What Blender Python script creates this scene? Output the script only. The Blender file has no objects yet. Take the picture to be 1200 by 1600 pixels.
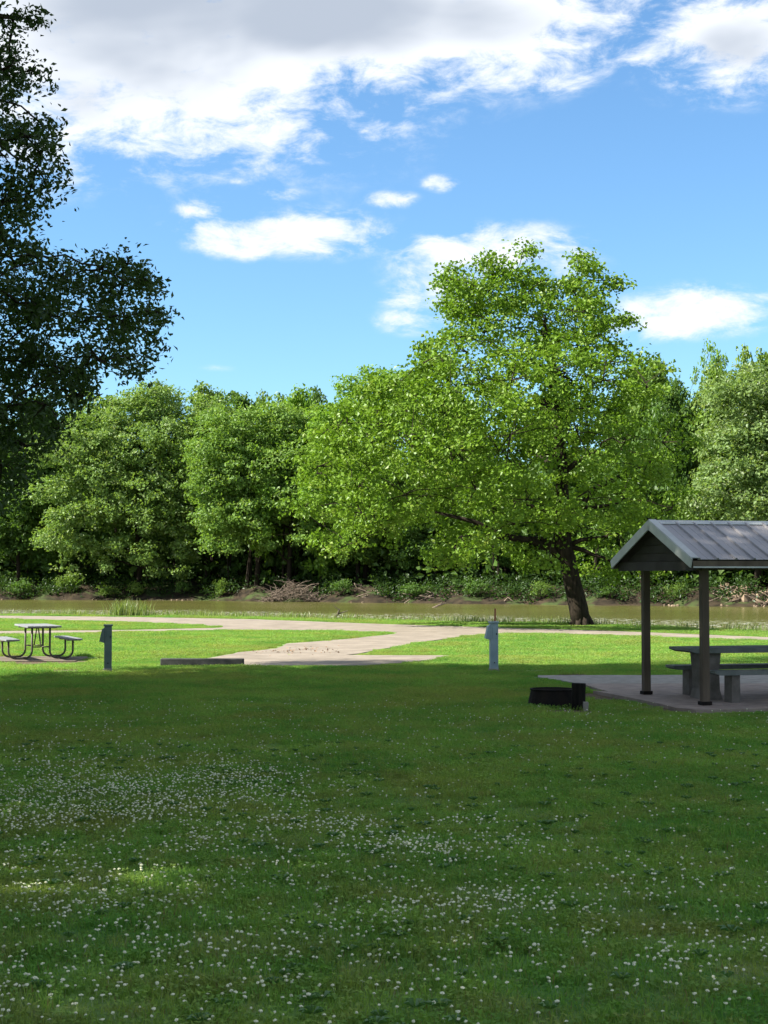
import bpy, bmesh, math, random
import numpy as np
from mathutils import Vector, Matrix, Euler
random.seed(7)
rad = math.radians
S = bpy.context.scene
C = S.collection
PI = math.pi

# ------------------------------------------------------------------ camera
CAM_H = 1.9
F = 2400.0
cam_d = bpy.data.cameras.new('camera')
cam = bpy.data.objects.new('camera', cam_d); C.objects.link(cam)
cam.location = (0, 0, CAM_H)
cam.rotation_euler = (rad(90) + math.atan(100 / F), 0, 0)
cam_d.sensor_fit = 'VERTICAL'; cam_d.sensor_height = 24.0
cam_d.lens = 24.0 * F / 1600.0
cam_d.clip_start = 0.1; cam_d.clip_end = 9000
S.camera = cam

# ------------------------------------------------------------------ light
SUN_AZ = rad(-101)          # clockwise from +Y (the view direction): sun on the left, a touch behind
SUN_EL = rad(41)
to_sun = Vector((math.sin(SUN_AZ) * math.cos(SUN_EL), math.cos(SUN_AZ) * math.cos(SUN_EL), math.sin(SUN_EL)))
sd = bpy.data.lights.new('sun', 'SUN'); sd.energy = 3.9; sd.angle = rad(0.53); sd.color = (1.0, 0.93, 0.80)
sun = bpy.data.objects.new('sun', sd); C.objects.link(sun)
sun.rotation_euler = to_sun.to_track_quat('Z', 'Y').to_euler()
S.view_settings.view_transform = 'Standard'; S.view_settings.look = 'None'
S.view_settings.exposure = 2.08; S.view_settings.gamma = 1.0
S.view_settings.use_curve_mapping = False
S.render.engine = 'CYCLES'
S.cycles.max_bounces = 8; S.cycles.diffuse_bounces = 3; S.cycles.glossy_bounces = 3
S.cycles.transmission_bounces = 5; S.cycles.transparent_max_bounces = 8
S.cycles.use_denoising = True
S.cycles.sample_clamp_indirect = 6.0


class NT:
    """small node helper"""
    def __init__(s, tree): s.t = tree; s.n = tree.nodes; s.l = tree.links
    def new(s, ty, **k):
        n = s.n.new(ty)
        for a, v in k.items(): setattr(n, a, v)
        return n
    def put(s, sock, v):
        if v is None: return
        if isinstance(v, bpy.types.NodeSocket): s.l.new(v, sock)
        else: sock.default_value = v
    def m(s, op, a, b=None, c=None, clamp=False):
        n = s.new('ShaderNodeMath', operation=op, use_clamp=clamp)
        s.put(n.inputs[0], a); s.put(n.inputs[1], b); s.put(n.inputs[2], c)
        return n.outputs[0]
    def mix(s, f, a, b, blend='MIX'):
        n = s.new('ShaderNodeMix', data_type='RGBA', blend_type=blend)
        s.put(n.inputs[0], f); s.put(n.inputs[6], a); s.put(n.inputs[7], b)
        return n.outputs[2]
    def noise(s, vec, scale, detail=4, rough=0.55, dist=0.0):
        n = s.new('ShaderNodeTexNoise'); s.put(n.inputs['Vector'], vec)
        n.inputs['Scale'].default_value = scale; n.inputs['Detail'].default_value = detail
        n.inputs['Roughness'].default_value = rough; n.inputs['Distortion'].default_value = dist
        return n.outputs[0]
    def ss(s, v, a, b, lo=0.0, hi=1.0):
        n = s.new('ShaderNodeMapRange', interpolation_type='SMOOTHSTEP')
        s.put(n.inputs[0], v); n.inputs[1].default_value = a; n.inputs[2].default_value = b
        n.inputs[3].default_value = lo; n.inputs[4].default_value = hi
        return n.outputs[0]


# world: Nishita sky with clouds laid out by direction
w = bpy.data.worlds.new('World'); S.world = w; w.use_nodes = True
nt = NT(w.node_tree); w.node_tree.nodes.clear()
sky = nt.new('ShaderNodeTexSky', sky_type='NISHITA', sun_disc=False)
sky.sun_elevation = SUN_EL; sky.sun_rotation = SUN_AZ % (2 * PI)
sky.altitude = 100; sky.air_density = 1.0; sky.dust_density = 0.35; sky.ozone_density = 2.0
tc = nt.new('ShaderNodeTexCoord')
sep = nt.new('ShaderNodeSeparateXYZ'); nt.l.new(tc.outputs['Generated'], sep.inputs[0])
gx, gy, gz = sep.outputs
az = nt.m('ARCTAN2', gx, gy)
el = nt.m('ARCSINE', gz)
comb = nt.new('ShaderNodeCombineXYZ'); nt.l.new(az, comb.inputs[0])
nt.l.new(nt.m('MULTIPLY', el, 2.1), comb.inputs[1])
cv = comb.outputs[0]
n1 = nt.noise(cv, 9.0, 8, 0.62, 0.3)
n2 = nt.noise(cv, 26.0, 9, 0.66, 0.35)
nn = nt.m('ADD', nt.m('MULTIPLY', nt.m('SUBTRACT', n1, 0.5), 1.9), nt.m('MULTIPLY', nt.m('SUBTRACT', n2, 0.5), 2.4))
# (x, y, rx, ry, strength) in photo pixels turned into directions
cl = [(250, 20, 420, 185, 1.25), (120, 130, 190, 120, 1.0), (500, 15, 340, 100, 1.35), (760, 20, 240, 85, 1.15), (270, 195, 90, 60, .5),
      (985, 15, 85, 45, .85), (1150, 50, 130, 75, 1.05), (875, 115, 60, 26, .6), (1040, 70, 70, 45, .75), (430, 130, 110, 70, .7), (600, -160, 900, 170, 1.2),
      (345, 362, 62, 30, .92), (315, 325, 40, 18, .8), (390, 378, 45, 24, .7), (490, 360, 115, 36, .85), (425, 297, 50, 12, .55), (280, 350, 40, 14, .5),
      (608, 307, 42, 13, .66), (640, 302, 22, 8, .4), (690, 281, 28, 13, .72), (368, 277, 20, 8, .45),
      (770, 395, 140, 42, .95), (700, 440, 90, 55, .75), (640, 500, 60, 22, .6), (700, 380, 70, 25, .6), (860, 410, 60, 40, .65), (640, 465, 50, 20, .55),
      (1100, 482, 110, 36, .95), (1050, 505, 95, 24, .75), (340, 574, 46, 9, .24), (1280, 470, 90, 24, .5)]
mx = None
for (x, y, rx, ry, st) in cl:
    a0 = math.atan((x - 600) / F); e0 = math.atan((900 - y) / math.hypot(F, x - 600))
    dx = nt.m('MULTIPLY', nt.m('SUBTRACT', az, a0), F / rx)
    dy = nt.m('MULTIPLY', nt.m('SUBTRACT', el, e0), F / ry)
    d2 = nt.m('ADD', nt.m('MULTIPLY', dx, dx), nt.m('MULTIPLY', dy, dy))
    v = nt.m('MULTIPLY', nt.m('POWER', 2.718, nt.m('MULTIPLY', d2, -0.9)), st)
    mx = v if mx is None else nt.m('SMOOTH_MAX', mx, v, 0.12)
# beyond the picture unseen cloud goes on, thickened and whitened for more fill light
far = nt.ss(nt.m('MAXIMUM', nt.m('MULTIPLY', nt.m('ABSOLUTE', az), 1.0), nt.m('MULTIPLY', el, 0.72)), 0.30, 0.42)
n3 = nt.noise(cv, 2.3, 3, 0.5, 0.2)
mx = nt.m('MAXIMUM', mx, nt.m('MULTIPLY', far, nt.ss(n3, 0.38, 0.52, 0.0, 0.85)))
dens = nt.m('ADD', mx, nt.m('MULTIPLY', nn, nt.ss(mx, 0.03, 0.45, 0.0, 0.95)))
cm = nt.ss(dens, 0.15, 0.95, 0.0, 0.97)
thick = nt.ss(nt.m('ADD', mx, nt.m('MULTIPLY', nt.m('SUBTRACT', nt.noise(cv, 5.0, 4, 0.5, 0.3), 0.5), 1.3)), 0.80, 1.30)
ccol = nt.mix(thick, (3.65, 3.8, 4.0, 1), (1.85, 2.08, 2.45, 1))
skyc = nt.mix(1.0, sky.outputs[0], (0.46, 0.63, 0.73, 1), 'MULTIPLY')
ccol2 = nt.mix(nt.ss(el, 0.0, 0.02), (3.0, 3.5, 4.0, 1), ccol)
final = nt.mix(cm, skyc, ccol2)
bg = nt.new('ShaderNodeBackground'); nt.l.new(final, bg.inputs[0]); bg.inputs[1].default_value = 0.070
wo = nt.new('ShaderNodeOutputWorld'); nt.l.new(bg.outputs[0], wo.inputs[0])


# ------------------------------------------------------------------ helpers
def link(o, parent=None):
    C.objects.link(o)
    if parent is not None: o.parent = parent
    return o
def tag(o, label=None, cat=None, group=None, kind=None):
    if label: o['label'] = label
    if cat: o['category'] = cat
    if group: o['group'] = group
    if kind: o['kind'] = kind
    return o
def empty(name, loc, rz=0.0):
    o = bpy.data.objects.new(name, None); o.location = loc; o.rotation_euler = (0, 0, rz)
    o.empty_display_size = 0.3
    return link(o)
def mesh_np(name, V, Fc, mat, parent=None, attrs=None, smooth=False):
    """V (n,3) array, Fc (m,k) int array of equal-size faces"""
    me = bpy.data.meshes.new(name)
    V = np.asarray(V, np.float32); Fc = np.asarray(Fc, np.int32)
    m, k = Fc.shape
    me.vertices.add(len(V)); me.vertices.foreach_set('co', V.ravel())
    me.loops.add(m * k); me.loops.foreach_set('vertex_index', Fc.ravel())
    me.polygons.add(m)
    me.polygons.foreach_set('loop_start', np.arange(0, m * k, k, dtype=np.int32))
    me.polygons.foreach_set('use_smooth', np.full(m, smooth))
    if attrs:
        for an, (dom, arr) in attrs.items():
            a = me.attributes.new(an, 'FLOAT', dom); a.data.foreach_set('value', np.asarray(arr, np.float32))
    me.update(calc_edges=True)
    me.materials.append(mat)
    return link(bpy.data.objects.new(name, me), parent)
class MB:
    """collects shapes into one mesh"""
    def __init__(s): s.b = bmesh.new()
    def box(s, c, d, rot=None, bev=0.0, jit=0.0):
        M = Matrix.Translation(c) @ (rot.to_4x4() if rot is not None else Matrix()) @ Matrix.Diagonal((d[0], d[1], d[2], 1))
        r = bmesh.ops.create_cube(s.b, size=1.0, matrix=M)
        if jit:
            for v in r['verts']: v.co += Vector([random.uniform(-jit, jit) for _ in range(3)])
        if bev:
            es = {e for v in r['verts'] for e in v.link_edges}
            bmesh.ops.bevel(s.b, geom=list(es), offset=bev, segments=2, profile=.5, affect='EDGES')
        return s
    def prism(s, pts, y0, y1, axis='y'):
        """polygon pts in (x,z) extruded along y (or (x,y) along z)"""
        def f(p, t): return (p[0], t, p[1]) if axis == 'y' else (p[0], p[1], t)
        a = [s.b.verts.new(f(p, y0)) for p in pts]; c = [s.b.verts.new(f(p, y1)) for p in pts]
        n = len(pts)
        s.b.faces.new(a); s.b.faces.new(c[::-1])
        for i in range(n): s.b.faces.new((a[i], c[i], c[(i + 1) % n], a[(i + 1) % n]))
        return s
    def tube(s, pts, rs, sides=6, cap=True, wob=0.0):
        pts = [Vector(p) for p in pts]
        if not hasattr(rs, '__len__'): rs = [rs] * len(pts)
        rings = []; up = Vector((0, 0, 1))
        prev = None
        for i, p in enumerate(pts):
            d = (pts[min(i + 1, len(pts) - 1)] - pts[max(i - 1, 0)])
            if d.length < 1e-9: d = Vector((0, 0, 1))
            d.normalize()
            if prev is None:
                a = d.cross(Vector((0.31, 0.95, 0.1)));
                if a.length < 1e-3: a = d.cross(Vector((1, 0, 0)))
            else:
                a = prev - d * prev.dot(d)
            a.normalize(); prev = a; b = d.cross(a)
            ring = []
            for k in range(sides):
                t = 2 * PI * k / sides
                r = rs[i] * (1 + (random.uniform(-wob, wob) if wob else 0))
                ring.append(s.b.verts.new(p + a * (math.cos(t) * r) + b * (math.sin(t) * r)))
            rings.append(ring)
        for i in range(len(rings) - 1):
            for k in range(sides):
                s.b.faces.new((rings[i][k], rings[i][(k + 1) % sides], rings[i + 1][(k + 1) % sides], rings[i + 1][k]))
        if cap:
            s.b.faces.new(rings[0][::-1]); s.b.faces.new(rings[-1])
        return s
    def build(s, name, mat, parent=None, smooth=False):
        bmesh.ops.recalc_face_normals(s.b, faces=s.b.faces)
        me = bpy.data.meshes.new(name); s.b.to_mesh(me); s.b.free()
        if smooth:
            for p in me.polygons: p.use_smooth = True
        me.materials.append(mat)
        return link(bpy.data.objects.new(name, me), parent)
def G(x, y, h=0.0):
    """photo pixel on a level plane of height h -> place"""
    Y = F * (CAM_H - h) / (y - 900.0)
    return ((x - 600) / F * Y, Y)
def at(x, y, Y):
    return Vector(((x - 600) / F * Y, Y, CAM_H + (900 - y) / F * Y))


# ------------------------------------------------------------------ materials
def mat(name):
    m = bpy.data.materials.new(name); m.use_nodes = True
    n = NT(m.node_tree); bs = m.node_tree.nodes['Principled BSDF']
    return m, n, bs
def pos(n): return n.new('ShaderNodeNewGeometry').outputs['Position']
def objc(n): return n.new('ShaderNodeTexCoord').outputs['Object']
def simple(name, c1, c2, scale=8, rough=0.8, bump=0.0, spec=0.3, metallic=0.0, stretch=None, bscale=None):
    m, n, b = mat(name)
    v = objc(n)
    if stretch:
        mp = n.new('ShaderNodeMapping'); n.l.new(v, mp.inputs[0]); mp.inputs['Scale'].default_value = stretch; v = mp.outputs[0]
    f = n.ss(n.noise(v, scale, 6, .6), .3, .7)
    n.put(b.inputs['Base Color'], n.mix(f, (*c1, 1), (*c2, 1)))
    b.inputs['Roughness'].default_value = rough; b.inputs['Specular IOR Level'].default_value = spec
    b.inputs['Metallic'].default_value = metallic
    if bump:
        bp = n.new('ShaderNodeBump'); bp.inputs['Strength'].default_value = bump; bp.inputs['Distance'].default_value = .02
        n.l.new(n.noise(v, bscale or scale * 3, 6, .6), bp.inputs['Height']); n.l.new(bp.outputs[0], b.inputs['Normal'])
    return m
def leaf_mat(name, c1, c2, c3, trans=0.45, gloss=0.06, tgain=(1.25, 1.35, .55)):
    m, n, b = mat(name); m.node_tree.nodes.remove(b)
    at_ = n.new('ShaderNodeAttribute', attribute_name='rnd').outputs['Fac']
    oc = n.new('ShaderNodeObjectInfo').outputs['Color']
    col = n.mix(n.ss(at_, 0, .7), (*c1, 1), (*c2, 1))
    col = n.mix(n.ss(at_, .82, 1.0), col, (*c3, 1))
    big = n.ss(n.noise(pos(n), .45, 3, .5), .35, .65)
    col = n.mix(n.m('MULTIPLY', big, .5), col, (*c2, 1))
    col = n.mix(1.0, col, oc, 'MULTIPLY')
    d = n.new('ShaderNodeBsdfDiffuse'); n.l.new(col, d.inputs[0])
    t = n.new('ShaderNodeBsdfTranslucent'); n.l.new(n.mix(1.0, col, (*tgain, 1), 'MULTIPLY'), t.inputs[0])
    g = n.new('ShaderNodeBsdfGlossy'); g.inputs['Roughness'].default_value = .42; g.inputs[0].default_value = (.9, .95, 1, 1)
    m1 = n.new('ShaderNodeMixShader'); m1.inputs[0].default_value = trans; n.l.new(d.outputs[0], m1.inputs[1]); n.l.new(t.outputs[0], m1.inputs[2])
    m2 = n.new('ShaderNodeMixShader'); m2.inputs[0].default_value = gloss; n.l.new(m1.outputs[0], m2.inputs[1]); n.l.new(g.outputs[0], m2.inputs[2])
    n.l.new(m2.outputs[0], n.n['Material Output'].inputs[0])
    return m
def grass_mix(n, p):
    """patchy lawn colour by place"""
    a = n.ss(n.noise(p, .55, 4, .6), .35, .65)
    b = n.ss(n.noise(p, 1.7, 4, .6, .4), .42, .68)
    c = n.mix(a, (.086, .205, .050, 1), (.150, .265, .068, 1))
    c = n.mix(n.m('MULTIPLY', b, .45), c, (.18, .19, .075, 1))
    b2 = n.ss(n.noise(p, .33, 3, .5, .6), .50, .66)
    c = n.mix(n.m('MULTIPLY', b2, .45), c, (.19, .20, .07, 1))
    e = n.ss(n.noise(p, 4.2, 5, .65, .5), .52, .70)
    c = n.mix(n.m('MULTIPLY', e, .6), c, (.23, .25, .10, 1))
    return c

M_soilgrass, n, b = mat('lawn_ground')
p = pos(n)
gcol = grass_mix(n, p)
dirt = n.mix(n.ss(n.noise(p, 14, 5), .3, .7), (.075, .058, .038, 1), (.13, .10, .07, 1))
bare = n.new('ShaderNodeAttribute', attribute_name='bare').outputs['Fac']
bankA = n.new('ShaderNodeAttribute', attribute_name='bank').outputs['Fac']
f = n.ss(n.m('ADD', bare, n.m('MULTIPLY', n.m('SUBTRACT', n.noise(p, 6, 4), .5), .8)), .45, .7)
col = n.mix(f, gcol, dirt)
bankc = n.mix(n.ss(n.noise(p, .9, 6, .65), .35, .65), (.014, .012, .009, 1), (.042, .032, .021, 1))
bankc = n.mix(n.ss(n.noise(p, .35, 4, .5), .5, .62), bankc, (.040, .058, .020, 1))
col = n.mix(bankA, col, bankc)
n.put(b.inputs['Base Color'], col); b.inputs['Roughness'].default_value = .95; b.inputs['Specular IOR Level'].default_value = .1
bp = n.new('ShaderNodeBump'); bp.inputs['Strength'].default_value = .7; bp.inputs['Distance'].default_value = .05
n.l.new(n.noise(p, 22, 6, .7), bp.inputs['Height']); n.l.new(bp.outputs[0], b.inputs['Normal'])

M_blade, n, b = mat('grass_blades'); n.n.remove(b)
p = pos(n)
rv = n.new('ShaderNodeAttribute', attribute_name='rnd').outputs['Fac']
c = grass_mix(n, p)
c = n.mix(n.ss(rv, 0, 1, 0, .8), c, n.mix(1.0, c, (1.9, 1.65, 1.3, 1), 'MULTIPLY'))
c = n.mix(n.ss(rv, .93, .97), c, (.20, .17, .085, 1))
d = n.new('ShaderNodeBsdfDiffuse'); n.l.new(c, d.inputs[0])
t = n.new('ShaderNodeBsdfTranslucent'); n.l.new(n.mix(1.0, c, (1.3, 1.4, .6, 1), 'MULTIPLY'), t.inputs[0])
m1 = n.new('ShaderNodeMixShader'); m1.inputs[0].default_value = .4; n.l.new(d.outputs[0], m1.inputs[1]); n.l.new(t.outputs[0], m1.inputs[2])
n.l.new(m1.outputs[0], n.n['Material Output'].inputs[0])

M_flower = simple('clover_white', (.58, .59, .42), (.38, .40, .27), 60, .8)
M_road, n, b = mat('pale_paving')
p = pos(n)
c = n.mix(n.ss(n.noise(p, 1.1, 6, .6), .3, .7), (.160, .138, .113, 1), (.232, .202, .168, 1))
c = n.mix(n.ss(n.noise(p, 60, 3, .6), .55, .75, 0, .5), c, (.16, .13, .10, 1))
c = n.mix(n.ss(n.noise(p, .45, 5, .6, 1.0), .60, .72, 0, .6), c, (.11, .085, .062, 1))
c = n.mix(n.ss(n.noise(p, 7.0, 6, .7, 1.5), .58, .66, 0, .5), c, (.10, .082, .06, 1))
n.put(b.inputs['Base Color'], c); b.inputs['Roughness'].default_value = .9; b.inputs['Specular IOR Level'].default_value = .2
bp = n.new('ShaderNodeBump'); bp.inputs['Strength'].default_value = .4; bp.inputs['Distance'].default_value = .01
n.l.new(n.noise(p, 80, 3, .7), bp.inputs['Height']); n.l.new(bp.outputs[0], b.inputs['Normal'])
M_conc = simple('concrete', (.30, .27, .25), (.40, .36, .34), 5, .9, .3, .2)
M_conc_pink = simple('concrete_pinkish', (.17, .138, .12), (.25, .205, .18), 4, .9, .3, .2)
M_pad_soil = simple('worn_pad', (.085, .072, .052), (.15, .125, .10), 3, .9, .3, .2)
M_conc_grey = simple('concrete_grey', (.16, .153, .135), (.25, .238, .215), 6, .9, .3, .2)
M_wheelstop = simple('dark_kerb', (.030, .032, .032), (.06, .06, .06), 7, .9, .3, .2)

M_water, n, b = mat('river_water')
p = pos(n)
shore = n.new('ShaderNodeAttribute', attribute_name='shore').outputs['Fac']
base = n.mix(n.ss(n.noise(p, .06, 4, .6), .35, .65), (.082, .084, .022, 1), (.104, .103, .030, 1))
WATER_BASE = base
b.inputs['Roughness'].default_value = .16; b.inputs['IOR'].default_value = 1.33; b.inputs['Specular IOR Level'].default_value = .5
mp = n.new('ShaderNodeMapping'); n.l.new(p, mp.inputs[0]); mp.inputs['Scale'].default_value = (1, .6, 1)
h1 = n.noise(mp.outputs[0], 1.1, 4, .6, .5); h2 = n.noise(mp.outputs[0], 4.5, 3, .6)
hh = n.m('ADD', n.m('MULTIPLY', h1, .8), n.m('MULTIPLY', h2, .25))
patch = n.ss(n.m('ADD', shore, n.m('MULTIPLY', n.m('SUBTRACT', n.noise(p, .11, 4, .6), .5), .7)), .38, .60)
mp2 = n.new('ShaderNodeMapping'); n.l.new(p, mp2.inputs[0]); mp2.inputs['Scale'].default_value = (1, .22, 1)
foam_glint = n.ss(n.noise(mp2.outputs[0], 2.6, 4, .65, .4), .50, .60)  # pale streaks: riffle foam and sky glints painted into the water colour
n.put(b.inputs['Base Color'], n.mix(n.m('MULTIPLY', n.m('MULTIPLY', foam_glint, patch), .85), WATER_BASE, (.42, .43, .36, 1)))
bp = n.new('ShaderNodeBump'); bp.inputs['Distance'].default_value = .30
n.l.new(n.m('ADD', n.m('MULTIPLY', patch, .85), .12), bp.inputs['Strength'])
n.l.new(hh, bp.inputs['Height']); n.l.new(bp.outputs[0], b.inputs['Normal'])

M_bark = simple('bark', (.012, .010, .008), (.034, .027, .020), 5, .95, .9, .1, stretch=(3, 3, .6))
M_bark_pale = simple('bark_pale', (.06, .052, .042), (.14, .12, .10), 4, .95, .6, .1, stretch=(3, 3, .6))
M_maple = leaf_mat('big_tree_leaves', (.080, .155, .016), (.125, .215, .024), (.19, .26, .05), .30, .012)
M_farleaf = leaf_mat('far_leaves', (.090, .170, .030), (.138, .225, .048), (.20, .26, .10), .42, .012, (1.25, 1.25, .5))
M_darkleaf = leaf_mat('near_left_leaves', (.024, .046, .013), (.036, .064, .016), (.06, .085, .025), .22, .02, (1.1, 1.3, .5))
M_shadeleaf = leaf_mat('park_tree_leaves', (.060, .120, .020), (.090, .160, .028), (.14, .19, .05), .6, .02)
M_wood_dark = simple('weathered_wood', (.050, .038, .028), (.105, .084, .064), 3, .85, .5, .25, stretch=(1, 1, .15), bscale=22)
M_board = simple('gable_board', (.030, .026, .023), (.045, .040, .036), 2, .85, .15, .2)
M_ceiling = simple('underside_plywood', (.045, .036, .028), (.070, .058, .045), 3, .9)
M_roof = simple('roof_metal', (.17, .165, .175), (.22, .212, .225), 1.6, .42, .05, .5, .25)
M_trim = simple('roof_trim', (.27, .29, .30), (.36, .385, .39), 3, .5, .05, .5)
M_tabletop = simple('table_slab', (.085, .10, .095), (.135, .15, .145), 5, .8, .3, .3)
M_tableleg = simple('table_support', (.075, .068, .06), (.13, .12, .11), 5, .9, .4, .3)
M_ring = simple('fire_ring_steel', (.005, .005, .005), (.014, .011, .009), 7, .85, .4, .12)
M_stump = simple('charred_wood', (.005, .005, .005), (.013, .012, .010), 8, .95, .8, .1, stretch=(3, 3, .5))
M_ash = simple('ash', (.03, .03, .03), (.12, .11, .10), 12, .95)
M_ped = simple('pedestal_blue', (.165, .235, .270), (.21, .285, .32), 4, .55, .05, .4)
M_pedg = simple('pedestal_green', (.055, .088, .092), (.085, .125, .125), 4, .55, .05, .4)
M_rust = simple('rust', (.20, .075, .035), (.30, .13, .07), 20, .85)
M_pipe = simple('brown_pipe', (.050, .045, .034), (.085, .075, .055), 10, .6, .05, .4)
M_plank = simple('weathered_plank', (.13, .14, .155), (.20, .21, .225), 4, .7, .3, .3, stretch=(.3, 3, 3))
M_dead = simple('dead_wood', (.085, .066, .052), (.19, .15, .12), 4, .9, .4, .2)
M_rock = simple('bank_rock', (.09, .065, .045), (.26, .20, .145), 1.0, .9, .5, .2)
M_litter = simple('dry_leaves', (.16, .09, .045), (.26, .16, .09), 20, .9)

# ------------------------------------------------------------------ land
near_px = [(0, 960.3), (200, 961.8), (400, 964.5), (600, 969.5), (800, 973.5), (905, 975.2), (1050, 981), (1200, 988)]
NB = [Vector(G(*q)) for q in near_px]
far_px = [(0, 937), (300, 938.2), (600, 942), (900, 945.5), (1200, 948)]
WL = -1.2
FB = [Vector(G(x, y, WL)) for x, y in far_px]
def line_y(pts):
    xs = np.array([q[0] for q in pts]); ys = np.array([q[1] for q in pts])
    s0 = (ys[1] - ys[0]) / (xs[1] - xs[0]); s1 = (ys[-1] - ys[-2]) / (xs[-1] - xs[-2])
    s0 = max(s0, -.75)
    s1 = max(min(s1, 0), -.75)
    def f(x):
        x = np.asarray(x, float)
        y = np.interp(x, xs, ys)
        y = np.where(x < xs[0], ys[0] + (x - xs[0]) * s0, y)
        return np.where(x > xs[-1], ys[-1] + (x - xs[-1]) * s1, y)
    return f
near_y = line_y(NB); far_y = line_y(FB)
def vnoise(x, y, seed=0):
    return (np.sin(x * 1.31 + y * .73 + seed) + np.sin(x * -.57 + y * 1.13 + 2.1 + seed) + .6 * np.sin(x * 2.9 + y * 1.9 + seed * 2) + .5 * np.sin(x * 2.2 - y * 3.3 + .4)) / 3.1
def ground_h(x, y):
    x = np.asarray(x, float); y = np.asarray(y, float)
    wob = .35 * np.sin(x * .9) + .25 * np.sin(x * 2.3 + 1)
    d = (y - near_y(x) + wob * .5) * .8
    h = -3.0 * np.clip(d / 5.0, 0, 1) ** 1.0
    df = (y - (far_y(x) + .8 * np.sin(x * .5) + .5 * np.sin(x * 1.3))) * .9
    hf = WL - .0 + np.clip(df / 6.0, -1, 1) * 1.9 + np.clip((df - 6) / 30, 0, 1) * 1.0
    hf = np.where(df > 0, hf + .3 * vnoise(x * .8, y * .8), hf)
    h = np.where(df > -6, np.maximum(h, hf), h)
    amp = np.clip((31.0 - y) / 6.0, 0, 1) * np.clip((y + 60) / 10, 0, 1)
    h = h + np.where(d < 0, .022 * vnoise(x * 1.3, y * 1.1) * amp, 0)
    return h
def spread(a, b, step, out, lim):
    v = list(np.arange(a, b + 1e-6, step)); s = step; q = v[-1]
    while q < lim[1]: s *= 1.5; q += s; v.append(q)
    s = step; q = v[0]; pre = []
    while q > lim[0]: s *= 1.5; q -= s; pre.append(q)
    return np.array(pre[::-1] + v)
xs = np.unique(np.concatenate([spread(-70, 60, 1.2, 0, (-4000, 4000)), np.arange(-26, 20, .4)]))
ys = np.unique(np.concatenate([spread(-4, 215, 1.6, 0, (-3000, 5000)), np.arange(2, 82, .4)]))
XX, YY = np.meshgrid(xs, ys)
HH = ground_h(XX, YY)
BARE = [(-6.35, 30.8, 1.2, .9), (2.2, 30.6, 1.4, .5), (3.2, 29.6, 1.6, .55), (-7.6, 33.6, 1.8, 1.1), (2.8, 21.5, .8, .9), (4.0, 21.9, .8, .7), (3.4, 24.2, .7, 1.2)]
bare = np.zeros_like(XX)
for bx, by, rx, ry in BARE:
    bare = np.maximum(bare, 1 - .5 * (((XX - bx) / rx) ** 2 + ((YY - by) / ry) ** 2))
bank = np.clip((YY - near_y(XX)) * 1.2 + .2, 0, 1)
nx, ny = len(xs), len(ys)
idx = np.arange(nx * ny).reshape(ny, nx)
faces = np.stack([idx[:-1, :-1], idx[:-1, 1:], idx[1:, 1:], idx[1:, :-1]], -1).reshape(-1, 4)
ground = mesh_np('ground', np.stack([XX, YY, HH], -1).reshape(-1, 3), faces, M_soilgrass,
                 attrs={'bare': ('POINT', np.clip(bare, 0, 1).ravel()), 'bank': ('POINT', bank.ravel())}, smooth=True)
tag(ground, kind='structure')

# water
wx = spread(-90, 70, 3, 0, (-4000, 4000)); wy = spread(45, 215, 2, 0, (-3000, 5000))
WX, WY = np.meshgrid(wx, wy)
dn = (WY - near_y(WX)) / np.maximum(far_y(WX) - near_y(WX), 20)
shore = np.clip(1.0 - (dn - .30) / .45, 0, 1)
i2 = np.arange(WX.size).reshape(WX.shape)
wf = np.stack([i2[:-1, :-1], i2[:-1, 1:], i2[1:, 1:], i2[1:, :-1]], -1).reshape(-1, 4)
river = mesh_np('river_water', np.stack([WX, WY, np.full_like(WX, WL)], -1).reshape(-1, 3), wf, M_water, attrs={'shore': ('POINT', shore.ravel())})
tag(river, kind='structure')

# roads -------------------------------------------------------------
ROADS = {}
def dens_poly(pts, jit=0.0, step=1.2, seed=1):
    rr = random.Random(seed); out = []
    for i in range(len(pts)):
        a = Vector(pts[i]); b = Vector(pts[(i + 1) % len(pts)]); k = max(1, int((b - a).length / step))
        for j in range(k):
            q = a.lerp(b, j / k); out.append((q.x + rr.uniform(-jit, jit), q.y + rr.uniform(-jit, jit)))
    return out
def slab(name, pts, z0, z1, m, jit=0.0, kind='structure', step=1.2, parent=None):
    P = dens_poly(pts, jit, step) if jit else pts
    ROADS[name + str(len(ROADS))] = P
    o = MB().prism(P, z0, z1, axis='z').build(name, m, parent)
    if kind: tag(o, kind=kind)
    return o
e0 = Vector(G(0, 962.3)); e1 = Vector(G(0, 967.5)); dl = (Vector(G(0, 962.3)) - Vector(G(200, 964.3))).normalized()
r1 = Vector(G(1200, 996.2)); r2 = Vector(G(1200, 1002)); dr = Vector((.86, -.51))
main_far = [tuple(e0 + dl * 60), G(0, 962.3), G(200, 964.3), G(400, 968), G(600, 975.5), G(780, 981), G(950, 986), G(1200, 996.2), tuple(r1 + dr * 40)]
main_near = [tuple(r2 + dr * 40), G(1200, 1002), G(1050, 996), G(900, 992), G(800, 990), G(720, 995), G(650, 1005), G(560, 1021.8), G(538, 1024.3),
             G(455, 1024), G(430, 1014), G(450, 1006), G(550, 998), G(615, 991), G(620, 988), G(520, 986.5), G(350, 984.8), G(0, 991.5), tuple(Vector(G(0, 991.5)) + Vector((-30, -3))), tuple(Vector(G(0, 986.5)) + Vector((-30, -2))), G(0, 986.5), G(200, 984.8), G(340, 981.5), G(352, 980), G(320, 977), G(200, 972), G(0, 967.5), tuple(e1 + dl * 60)]
road = slab('road', main_far + main_near, -.1, .018, M_road, .05)
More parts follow.
